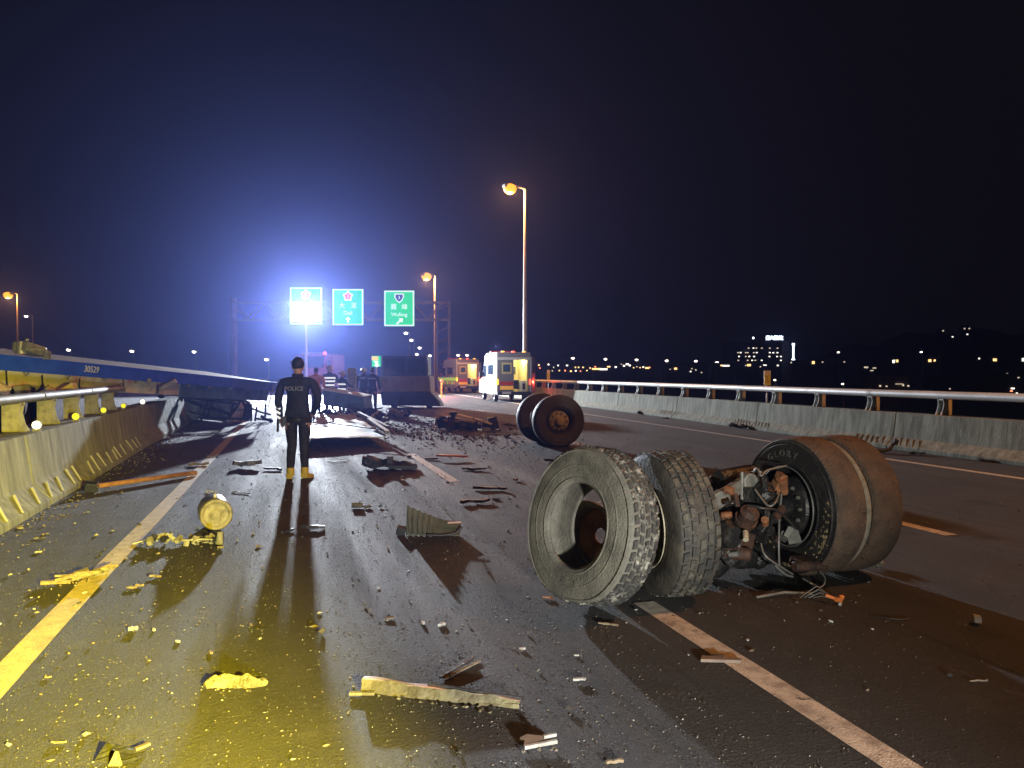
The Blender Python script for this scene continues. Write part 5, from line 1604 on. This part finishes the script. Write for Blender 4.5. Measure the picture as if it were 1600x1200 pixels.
# 3 tangled fittings in front of the tank
rr = random.Random(77)
p = G(285, 852)
t = thing('tangled_fittings', 'tangle of yellow lit brackets and rods in front of the air tank', 'wreckage', (p.x, p.y, 0), -YAW)
k = 1.55 / (852 - HY)
for i in range(34):
    m = MB()
    c = Vector((rr.uniform(-.30, .30) , rr.uniform(-.06, .14), rr.uniform(.015, .05)))
    if i % 3 == 0:
        m.tube([c, c + Vector((rr.uniform(-.1, .1), rr.uniform(-.06, .06), rr.uniform(.0, .03))), c + Vector((rr.uniform(-.22, .22), rr.uniform(-.08, .08), rr.uniform(-.01, .02)))], rr.uniform(.005, .010), 6); m.build('rod', rr.choice([pale_steel, grey_wire, dusty_bracket]), t)
    else:
        m.box(c + Vector((0, 0, .01)), (rr.uniform(.03, .10), rr.uniform(.02, .05), rr.uniform(.02, .05)), rot(rr.uniform(-.7, .7), rr.uniform(-.7, .7), rr.uniform(-2, 2))); m.build('bracket', rr.choice([dusty_bracket, pale_steel, black_steel, yellow_clod]), t)
m = MB(); m.tube([Vector((.02, -.03, .05)), Vector((.18, -.02, .06)), Vector((.33, .0, .05))], .008, 6); m.build('rod', pale_steel, t)
m = MB(); m.cyl((.33, .0, .01), (.34, .01, .12), .035, .025, n=10); m.build('valve', dusty_bracket, t)
# 4 stacked splintered boards on the edge line
p = G(132, 905)
t = thing('board_pile', 'heap of splintered yellow lit boards and crumbs across the edge line', 'wood pile', (p.x, p.y, 0), -YAW)
for i in range(15):
    m = MB()
    q = i / 15
    m.box((-.11 + .22 * q + rr.uniform(-.03, .03), -.16 + .34 * q + rr.uniform(-.02, .02), .018 + .045 * rr.random()), (rr.uniform(.10, .20), rr.uniform(.025, .06), rr.uniform(.012, .03)), rot(rr.uniform(-.35, .35), rr.uniform(-.3, .1), rr.uniform(.2, .7)))
    m.warp(.006, 20); m.build('board', rr.choice([wood, wood, yellow_clod]), t)
for i in range(26):
    m = MB(); m.rock((rr.uniform(-.22, .12), rr.uniform(-.22, .16), .012), (.03, .025, .022), rr); m.build('crumb', rr.choice([wood, yellow_clod, dusty_bracket]), t)
# 5 crumbling yellow clod with a deep shadow behind it
def clod(px, py, wd, hh, label, mat, n=7, cat='debris'):
    p = G(px, py)
    t = thing('broken_clod', label, cat, (p.x, p.y, 0), -YAW)
    for i in range(n):
        u = (i + .5) / n - .5
        m = MB()
        m.sphere((u * wd, rr.uniform(-.012, .012), hh * .25), 1.0, 14, 9, (wd / n * rr.uniform(1.5, 3.0), rr.uniform(.018, .04), hh * rr.uniform(.5, .95) * (1.1 - abs(u))))
        m.warp(.016, 24, i * 3.1); m.warp(.010, 60, i * 1.7)
        m.v = [Vector((q.x, q.y, max(q.z, .002))) for q in m.v]
        for k in range(len(m.sm)): m.sm[k] = False
        m.build('lump', mat, t)
    for i in range(14):
        m = MB(); m.rock((rr.uniform(-.6, .6) * wd, rr.uniform(-.09, .02), .006), (.02, .016, .012), rr); m.build('crumb', mat, t)
    return t
clod(368, 1072, .24, .055, 'crumbling yellow lit clod casting a dark shadow, in the foreground left of the long plate', yellow_clod)
# 6 long torn plate in the foreground
P0, P1 = G(566, 1080), G(812, 1105)
t = thing('torn_plate', 'long torn angle plate lit yellow, lying in the foreground', 'metal plate', P0)
d = P1 - P0
yd = Vector((-d.y, d.x, 0)).normalized()
def plf(a, b):
    q = d * a + yd * (-.018 + .02 * b) + Vector((0, 0, .004 + (.062 - .03 * a) * b))
    q += noise.noise_vector(Vector((a * 9, b * 2, 7))) * .010 + noise.noise_vector(Vector((a * 40, b * 9, 2))) * .004
    q.z = max(q.z, .003)
    return q
torn = M('torn_bumper_face', (.20, .175, .09), .6, col2=(.09, .075, .04), scale=6, amt=.5, bump=.5, bscale=30, spots=(.12, .10, .05), spot_amt=.62, spot_scale=9)
m = MB(); m.sheet(plf, 30, 4, .006); m.build('upright_flange', torn, t)
m = MB(); m.sheet(lambda a, b: d * a + yd * (.0 + .03 * b) + Vector((0, 0, .064 - .03 * a + .004 * sin(a * 17))), 24, 2, .006); m.build('top_flange', M('top_flange', (.30, .26, .24), .5, col2=(.30, .14, .09), scale=4, amt=.56), t)
m = MB(); m.tube([d * .42 + yd * .02 + Vector((0, 0, .06)), d * .62 + yd * .02 + Vector((0, 0, .05)), d * 1.02 + yd * .02 + Vector((0, 0, .035))], .008, 8); m.build('seal_strip', plastic_black, t)
m = MB(); m.bar(d * -.05 + yd * -.06 + Vector((0, 0, .01)), d * .10 + yd * -.035 + Vector((0, 0, .012)), .02, .014); m.build('splinter', yellow_clod, t)
for i in range(18):
    a = rr.random()
    m = MB(); m.rock(d * a + yd * rr.uniform(-.10, -.03) + Vector((0, 0, .008)), (.03, .02, .016), rr); m.build('flake', rr.choice([yellow_clod, torn, plastic_black]), t)
p0 = G(688, 1062); p1 = G(740, 1034)
t = thing('thin_lath', 'thin dark lath sticking out behind the middle of the long torn plate', 'wood piece', p0)
m = MB(); m.bar(Vector((0, 0, .012)), p1 - p0 + Vector((0, 0, .02)), .014, .01); m.build('lath', plastic_black, t)
m = MB(); m.bar(Vector((.02, 0, .006)), p1 - p0 + Vector((.03, -.01, .006)), .02, .006); m.build('veneer', wood, t)
# 7 wedge of broken panel
p = G(838, 1166)
t = thing('broken_wedge', 'small wedge of broken brown panel with pale edges at the bottom of the lane', 'debris', (p.x, p.y, 0), -YAW + .12)
m = MB(); m.prism([(-.058, -.028), (-.01, -.034), (.03, -.018), (.066, -.022), (.052, .015), (.068, .045), (.01, .036), (-.03, .05), (-.064, .03), (-.048, .004)], .01, .022, lambda u, v, q: Vector((u, v, q + .1 * (v + .03)))); m.build('panel', brown_panel, t)
m = MB(); m.bar((-.055, -.036, .016), (.085, -.012, .022), .014, .014); m.build('pale_edge', plastic_pale, t)
m = MB(); m.bar((.03, -.005, .04), (.085, .01, .04), .012, .012); m.build('clip', plastic_pale, t)
for i in range(7):
    m = MB(); m.rock((rr.uniform(-.08, .1), rr.uniform(-.07, -.04), .008), (.02, .015, .014), rr); m.build('crumb', rr.choice([brown_panel, yellow_clod]), t)
# 8 black torn mudguard with a shadow
p = G(606, 736)
t = thing('torn_mudguard', 'black torn mudguard lying left of the lane dash', 'debris', (p.x, p.y, 0), -YAW)
def mg(a, b):
    x = (a - .5) * .86
    return Vector((x, .05 + b * .30, .03 + (.20 - .12 * a) * sin(pi * min(1, b + .12)) + .04 * noise.noise(Vector((a * 7, b * 3, 9)))))
m = MB(); m.sheet(mg, 16, 6, .012); m.build('shell', plastic_black, t)
m = MB(); m.lathe([(.03, 0), (.05, -.01), (.09, 0), (.09, .05)], 16, M=frame(Vector((-.32, .02, .15)), Vector((0, 1, .1)))); m.build('lamp_socket', plastic_black, t)
m = MB(); m.box((-.28, .10, .13), (.22, .14, .16), rot(.2, .3, .1)); m.box((.02, .08, .17), (.10, .06, .12), rot(.1, 0, .3)); m.bar((.0, .05, .06), (.46, .05, .05), .05, .06); m.build('bracket', plastic_black, t, bevel=.01)
# 9 orange shard crossing the dash
p = G(700, 719)
t = thing('orange_shard', 'orange plastic shard with a dark tip lying across the lane dash', 'debris', (p.x, p.y, 0), -YAW - .1)
m = MB(); m.prism([(-.22, -.02), (-.05, -.07), (.18, -.04), (.36, .02), (.12, .06), (-.1, .06)], 0, .03, lambda u, v, q: Vector((u, v, q + .02 + .05 * (1 - (u * 3) ** 2 * .3)))); m.build('shell', orange_plastic, t, bevel=.008)
m = MB(); m.bar((-.42, .0, .02), (-.18, .0, .03), .05, .03); m.build('dark_tip', plastic_black, t)
m = MB(); m.bar((.0, .04, .085), (.3, .04, .05), .02, .02); m.build('pale_rib', plastic_pale, t)
# 10 ribbed black panel with a tail
p = G(676, 838)
t = thing('ribbed_fender', 'ribbed dark fender piece with a curled tail standing in the middle lane', 'debris', (p.x, p.y, 0), -YAW)
def rf(a, b):
    x = -.26 + a * .52
    h = .20 * (1 - a) ** 1.1 + .06 + .09 * max(0, a - .6)
    return Vector((x, .03 + .10 * b - .02 * a, .012 + h * b + .008 * sin(a * 60) * (1 if a < .45 else 0)))
ribdark = M('olive_plastic', (.075, .075, .045), .55, col2=(.05, .05, .03), scale=9)
m = MB(); m.sheet(rf, 36, 5, .012); m.build('shell', ribdark, t)
for i in range(6):
    x = -.22 + i * .045
    m = MB(); m.bar((x, .015, .03), (x - .02, .09, .20 - i * .02), .014, .016); m.build('rib', ribdark, t)
m = MB(); m.tube([(-.05, -.03, .02), (.1, -.03, .015), (.22, -.01, .03), (.28, .02, .09)], .012, 6); m.build('lip', plastic_black, t)
m = MB(); m.bar((.14, .05, .12), (.27, .05, .125), .02, .012); m.build('pale_edge', M('pinkish_plastic', (.5, .28, .22), .5), t)
m = MB(); m.bar((.12, .10, .21), (.21, .06, .13), .008, .008); m.build('wire', grey_wire, t)
m = MB(); m.box((-.31, .06, .04), (.08, .06, .08), rot(.3, .3, .3)); m.build('torn_lug', plastic_black, t)
# 11 small tan cluster
p = G(577, 794)
t = thing('tan_cluster', 'small cluster of tan broken bits in the lane above the ribbed fender', 'debris', (p.x, p.y, 0), -YAW)
for i in range(13):
    m = MB(); m.rock((rr.uniform(-.20, .20), rr.uniform(-.04, .06), .02), (rr.uniform(.04, .10), .04, .04), rr); m.build('bit', rr.choice([yellow_clod, plastic_black, wood, plastic_pale]), t)
m = MB(); m.cyl((-.2, .0, .035), (-.08, .0, .035), .03, n=10); m.build('tube', yellow_clod, t)
# 12 dark clutter beyond the white panel
p = G(728, 672)
t = thing('engine_wreckage', 'low heap of dark red engine wreckage on the road before the ambulances', 'wreckage', (p.x, p.y, 0), -YAW)
for i in range(16):
    m = MB(); u = rr.uniform(-.75, .75)
    m.box((u, rr.uniform(-.2, .5), .10 + rr.uniform(0, .12)), (rr.uniform(.12, .4), rr.uniform(.1, .3), rr.uniform(.1, .34)), rot(rr.uniform(-.4, .4), rr.uniform(-.4, .4), rr.uniform(-1, 1))); m.warp(.03, 5); m.build('part', rr.choice([black_steel, greasy_steel, M('dark_red_metal', (.10, .03, .03), .6) if i == 0 else black_steel, rust_steel]), t)
m = MB(); m.cyl((-.38, .1, .0), (-.36, .1, .42), .07, n=12); m.cyl((-.36, .1, .42), (-.36, .1, .5), .11, n=12); m.build('filter', black_steel, t)
m = MB(); m.box((.55, -.32, .05), (.18, .1, .09)); m.box((.66, -.32, .04), (.08, .08, .08)); m.build('pale_block', plastic_pale, t)
for (x0, y0, x1, y1, lb) in ((757, 680.5, 803, 679.5, 'nearest pale lath lying left of the upright wheels'), (789, 664, 806, 666, 'middle pale lath lying left of the upright wheels'), (767, 655, 776, 655.5, 'farthest pale lath lying left of the upright wheels')):
    a, b = G(x0, y0), G(x1, y1)
    t = thing('wood_lath', lb, 'wood piece', a)
    m = MB(); m.bar(Vector((0, 0, .02)), b - a + Vector((0, 0, .03)), .07, .03); m.build('lath', wood, t)
# 13 triangular shard at the bottom left
p = G(182, 1196)
t = thing('mirror_shard', 'bright yellow triangular shard standing at the bottom left with a black scrap behind', 'debris', (p.x, p.y, 0), -YAW)
m = MB(); m.prism([(-.03, 0), (.02, 0), (.0, .045), (-.01, .05)], -.006, .006, lambda u, v, q: Vector((u, q + v * .25, v))); m.build('shard', yellow_clod, t)
m = MB(); m.sheet(lambda a, b: Vector((-.10 + .17 * a, .02 + .09 * b, .008 + .03 * (1 - a) * b + .012 * noise.noise(Vector((a * 5, b * 5, 3))))), 8, 5, .006); m.build('scrap', plastic_black, t)
m = MB(); m.bar((.03, .09, .02), (.07, .13, .025), .02, .01); m.build('strip', brown_panel, t)
# 14 orange bits and wires below the axle
p = G(1310, 944)
t = thing('orange_connector', 'bright orange plastic connector with wires on the dark road below the axle', 'debris', (p.x, p.y, 0), -YAW)
m = MB(); m.box((0, 0, .025), (.05, .03, .03), rot(.2, .4, .6)); m.bar((-.07, .04, .05), (.0, .0, .03), .018, .018); m.box((.02, .0, .045), (.03, .02, .03), rot(.5, .1, .2)); m.build('plug', orange_plastic, t, bevel=.004)
for i in range(4):
    m = MB(); m.tube([(-.02, .02, .03), (-.09, .05 + .03 * i, .04 + .015 * i), (-.14 - .03 * i, .08, .02)], .004, 5); m.build('wire', grey_wire, t)
m = MB(); m.sphere((-.01, -.045, .014), .014, 8, 6); m.build('bead', plastic_pale, t)
# 15 wiper arm
a, b = G(1182, 936), G(1272, 931)
t = thing('wiper_arm', 'thin grey wiper arm lying below the torn off axle', 'debris', a)
m = MB(); m.tube([Vector((0, 0, .012)), (b - a) * .5 + Vector((0, .02, .03)), b - a + Vector((0, 0, .015))], .010, 6); m.build('arm', grey_arm, t)
m = MB(); m.box(b - a + Vector((.02, -.01, .02)), (.06, .03, .03), rot(0, .3, .5)); m.build('pivot', black_steel, t)
# 16 brown panel on the near dash
p = G(1124, 1034)
t = thing('brown_board', 'flat brown board lying across the near lane dash', 'debris', (p.x, p.y, 0), -YAW - .15)
m = MB(); m.prism([(-.10, -.03), (.11, -.015), (.115, .015), (-.09, .03)], .004, .02, lambda u, v, q: Vector((u, v, q))); m.build('board', brown_panel, t)
m = MB(); m.bar((-.05, .045, .012), (.03, .04, .018), .02, .012); m.build('splinter', rust_steel, t)
# 17 grey chunk under the bald tyre, black bits along the right barrier
p = G(1366, 888)
t = thing('grey_chunk', 'knobbly grey chunk lying against the outer bald tyre', 'debris', (p.x, p.y, 0), -YAW + .4)
m = MB()
for i in range(9):
    m.rock((-.08 + i * .022, 0, .03), (.05, .05, .06), rr)
m.build('chunk', concrete, t)
for (px, py, wd, lb) in ((1002, 647, .35, 'small black lump at the foot of the right barrier beyond the upright wheels'), (1040, 654, .3, 'flat black scrap at the foot of the right barrier'), (1143, 667, .36, 'left one of two black lumps at the foot of the right barrier'),
                         (1164, 670, .4, 'right one of two black lumps at the foot of the right barrier'), (1432, 710, .42, 'flat black scrap right of the bent black bracket by the barrier')):
    p = G(px, py)
    t = thing('rubber_lump', lb, 'debris', (p.x, p.y, 0), -YAW)
    m = MB()
    for i in range(5):
        m.rock((rr.uniform(-.3, .3) * wd, rr.uniform(-.1, .1), .07 if 'flat' not in lb else .03), (wd * .6, .2, .16 if 'flat' not in lb else .07), rr)
    m.build('lump', rubber_black, t)
p = G(1385, 708)
t = thing('bent_bracket', 'bent shiny black bracket at the foot of the right barrier above the bald tyres', 'debris', (p.x, p.y, 0), -YAW)
m = MB(); m.tube([(-.25, 0, .05), (-.05, .0, .04), (.08, .02, .08), (.16, .03, .2)], .035, 8); m.box((.18, .03, .22), (.1, .08, .1), rot(0, .5, .3)); m.build('arm', plastic_black, t)
m = MB(); m.bar((-.2, -.04, .03), (-.05, -.05, .03), .05, .03); m.build('plate', black_steel, t)
# 18 left lane scraps near the officer
for (px, py, ln, th, ang, mat, lb) in ((376, 771, .32, .02, -.5, grey_arm, 'small bent grey metal piece right of the edge line below the officer'), (386, 731, .42, .13, .1, grey_arm, 'grey box beam scrap lying left of the officer'),
                                       (426, 735, .3, .05, -.2, black_steel, 'thin black rod lying just left of the yellow boots'), (332, 714, .22, .03, .6, yellow_clod, 'small yellow cross shaped scrap on the far edge line'),
                                       (310, 728, .30, .06, .2, wood, 'pale board scrap at the end of the orange bar'), (488, 828, .22, .05, .1, plastic_black, 'dark scrap on the road below the officer'),
                                       (449, 832, .16, .03, 1.2, black_steel, 'narrow dark scrap just left of the scrap below the officer'), (408, 985, .14, .008, -.1, plastic_black, 'short curved black strip on the road left of the long shadow'),
                                       (218, 917, .06, .022, .1, wood, 'small yellow chip nearest the heap of splintered boards'), (243, 903, .09, .022, -.1, wood, 'wood splinter right of the heap of splintered boards'),
                                       (206, 920, .07, .02, .1, wood, 'pale stub beside the heap of splintered boards'), (208, 985, .05, .03, .3, plastic_pale, 'white edged black scrap between the edge line and the shadow'),
                                       (950, 978, .12, .018, -.15, wood, 'pale wood strip on the road below the loose front tyre'), (856, 936, .07, .02, -.3, copper_rust, 'orange sliver at the left foot of the loose front tyre'),
                                       (905, 1065, .06, .02, .1, plastic_pale, 'white chip right of the long torn plate'), (960, 1194, .07, .02, .1, wood, 'pale chip at the bottom edge of the middle lane'),
                                       (1527, 976, .05, .05, 1.1, plastic_pale, 'grey white scrap alone at the far right of the dark lane'), (690, 978, .05, .02, .8, plastic_pale, 'bright white chip alone in the middle lane'),
                                       (345, 808 + 50, .05, .03, .3, yellow_clod, 'round yellow nut by the tangle before the tank'), (806, 752, .06, .05, .2, plastic_pale, 'white cube left of the loose front tyre'),
                                       (740, 735, .4, .05, -.1, plastic_black, 'dark strip right of the orange shard'), (765, 766, .45, .05, -.2, plastic_black, 'long dark strip in the middle lane left of the loose tyre'), (742, 787, .35, .05, .3, plastic_black, 'dark scrap nearest above the ribbed fender'),
                                       (868, 722, .4, .06, .1, plastic_black, 'black scrap below the upright wheels'), (1395, 968, .2, .012, -.3, plastic_black, 'thin dark wire shaped scrap right of the orange connector'), (526, 722, .35, .02, 0, plastic_pale, 'white strip on the bright road right of the officer'),
                                       (60, 864, .05, .02, .1, plastic_pale, 'small white chip alone between the median and the heap of boards'), (92, 1162, .06, .012, .2, wood, 'thin wood sliver at the bottom left'), (75, 1060, .03, .012, .4, wood, 'tiny yellow splinter right of the near edge line'),
                                       (330, 770, .14, .03, -.2, plastic_pale, 'white tube left of the bent grey metal piece'), (1530, 1016 + 50, .1, .012, .2, plastic_pale, 'thin white strip at the right of the dark lane')):
    p = G(px, py)
    t = thing('metal_scrap' if mat not in (wood,) else 'wood_chip', lb, 'debris', (p.x, p.y, 0), -YAW + ang)
    m = MB()
    th *= .75
    n = 5
    pts = [Vector(((i / (n - 1) - .5) * ln, rr.uniform(-.12, .12) * ln, th * .55 + (rr.uniform(0, .5) * th))) for i in range(n)]
    if th < .013: m.tube(pts, th * .5, 6)
    else:
        for a, b in zip(pts, pts[1:]): m.bar(a, b + (b - a) * .1, th * rr.uniform(.8, 1.3), th * rr.uniform(.6, 1.0))
    o = m.build('piece', mat, t)
    m = MB(); m.rock((rr.uniform(-.3, .3) * ln, 0, th * .6), (th * 1.6, th * 1.4, th * 1.2), rr); m.build('torn_corner', mat, t)

# chips one can count, sharing a few shapes
chip_mats = [plastic_pale, wood, plastic_black, yellow_clod, glassy, brown_panel]
chips = []
rr = random.Random(9)
for mt in chip_mats:
    for k in range(2):
        m = MB()
        if k: m.rock((0, 0, .25), (1.0, .6, .5), rr)
        else: shard_mesh(m, rr, 1.2, .55, .22, 6)
        chips.append(m.mesh('debris_chip', mt))
n = 0
hubs = [(rr.uniform(-2.0, 5.5), 2.6 + 18 * rr.random() ** 1.4) for i in range(34)]
while n < 280:
    y = 2.3 + 26 * rr.random() ** 1.7
    if rr.random() < .6:
        q = rr.choice(hubs); x = q[0] + rr.gauss(0, .28); y = q[1] + rr.gauss(0, .35)
        if y < 2.3: continue
    else:
        x = rr.uniform(-2.3, 7.5)
    if x < -2.4 or x > 10.2 or (y > 22 and x < -1.2): continue
    if x > 5 and rr.random() < .5: continue
    s = min(.075, .012 + .011 * rr.expovariate(1.0)) * (1 + y * .035)
    me = chips[int(rr.random() ** 1.4 * len(chips)) % len(chips)]
    o = inst('debris_chip', me, None, (x, y, .003), (rr.uniform(-.15, .15), rr.uniform(-.15, .15), rr.uniform(0, 6.3)), (s, s, s))
    tag(o, 'small broken chip of debris scattered on the asphalt', 'debris', 'chips scattered over the asphalt')
    n += 1

# fine crumbs nobody could count
def crumbs(name, count, mats, seed, smin, smax, fn):
    r = random.Random(seed)
    m = MB()
    for i in range(count):
        x, y = fn(r)
        s = smin + (smax - smin) * r.random() ** 3
        m.cur = r.randrange(len(mats))
        m.rock((x, y, s * .3), (s * r.uniform(.8, 1.8), s * r.uniform(.6, 1.1), s * r.uniform(.5, 1)), r)
    tag(m.build(name, mats), kind='stuff')
grit1 = M('pale_grit', (.24, .23, .20), .8)
grit2 = M('brown_grit', (.16, .13, .09), .85)
grit3 = M('dark_grit', (.05, .048, .045), .8)
def f_near(r):
    return (r.uniform(-2.5, 1.9) if r.random() < .85 else r.uniform(1.9, 6)), 2.2 + 9 * r.random() ** 1.5
def f_wide(r):
    return r.uniform(-2.3, 9.5), r.uniform(3, 24)
def f_rubble(r):
    return r.gauss(4.2, 1.1), r.gauss(20.5, 2.6)
def f_barrier(r):
    y = r.uniform(4, 26); return lb_x(y) + abs(r.gauss(0, .28)) + .02, y
crumbs('road_grit', 30000, [grit1, grit2, grit3, grit3], 1, .0025, .011, f_near)
crumbs('road_grit', 3500, [grit1, grit2, grit3], 2, .008, .035, f_wide)
crumbs('rubble', 1800, [grit1, grit1, grit2, grit3], 3, .015, .10, f_rubble)
crumbs('road_grit', 1500, [grit1, grit2], 4, .006, .04, f_barrier)

# ------------------------------------------------------------------ the night haze
m = MB(); m.box((0, 750, 23.5), (3100, 2130, 64)); 
hz = bpy.data.materials.new('haze')
hz.use_nodes = True
nt = hz.node_tree
nt.nodes.clear()
o_ = nt.nodes.new('ShaderNodeOutputMaterial')
pv = nt.nodes.new('ShaderNodeVolumePrincipled')
pv.inputs['Color'].default_value = (.26, .34, 1.0, 1)  # blue tint of the floodlight's flare is put into the haze colour
pv.inputs['Density'].default_value = .00066
pv.inputs['Anisotropy'].default_value = .80
nt.links.new(pv.outputs[0], o_.inputs['Volume'])
tag(m.build('haze', hz), kind='stuff')
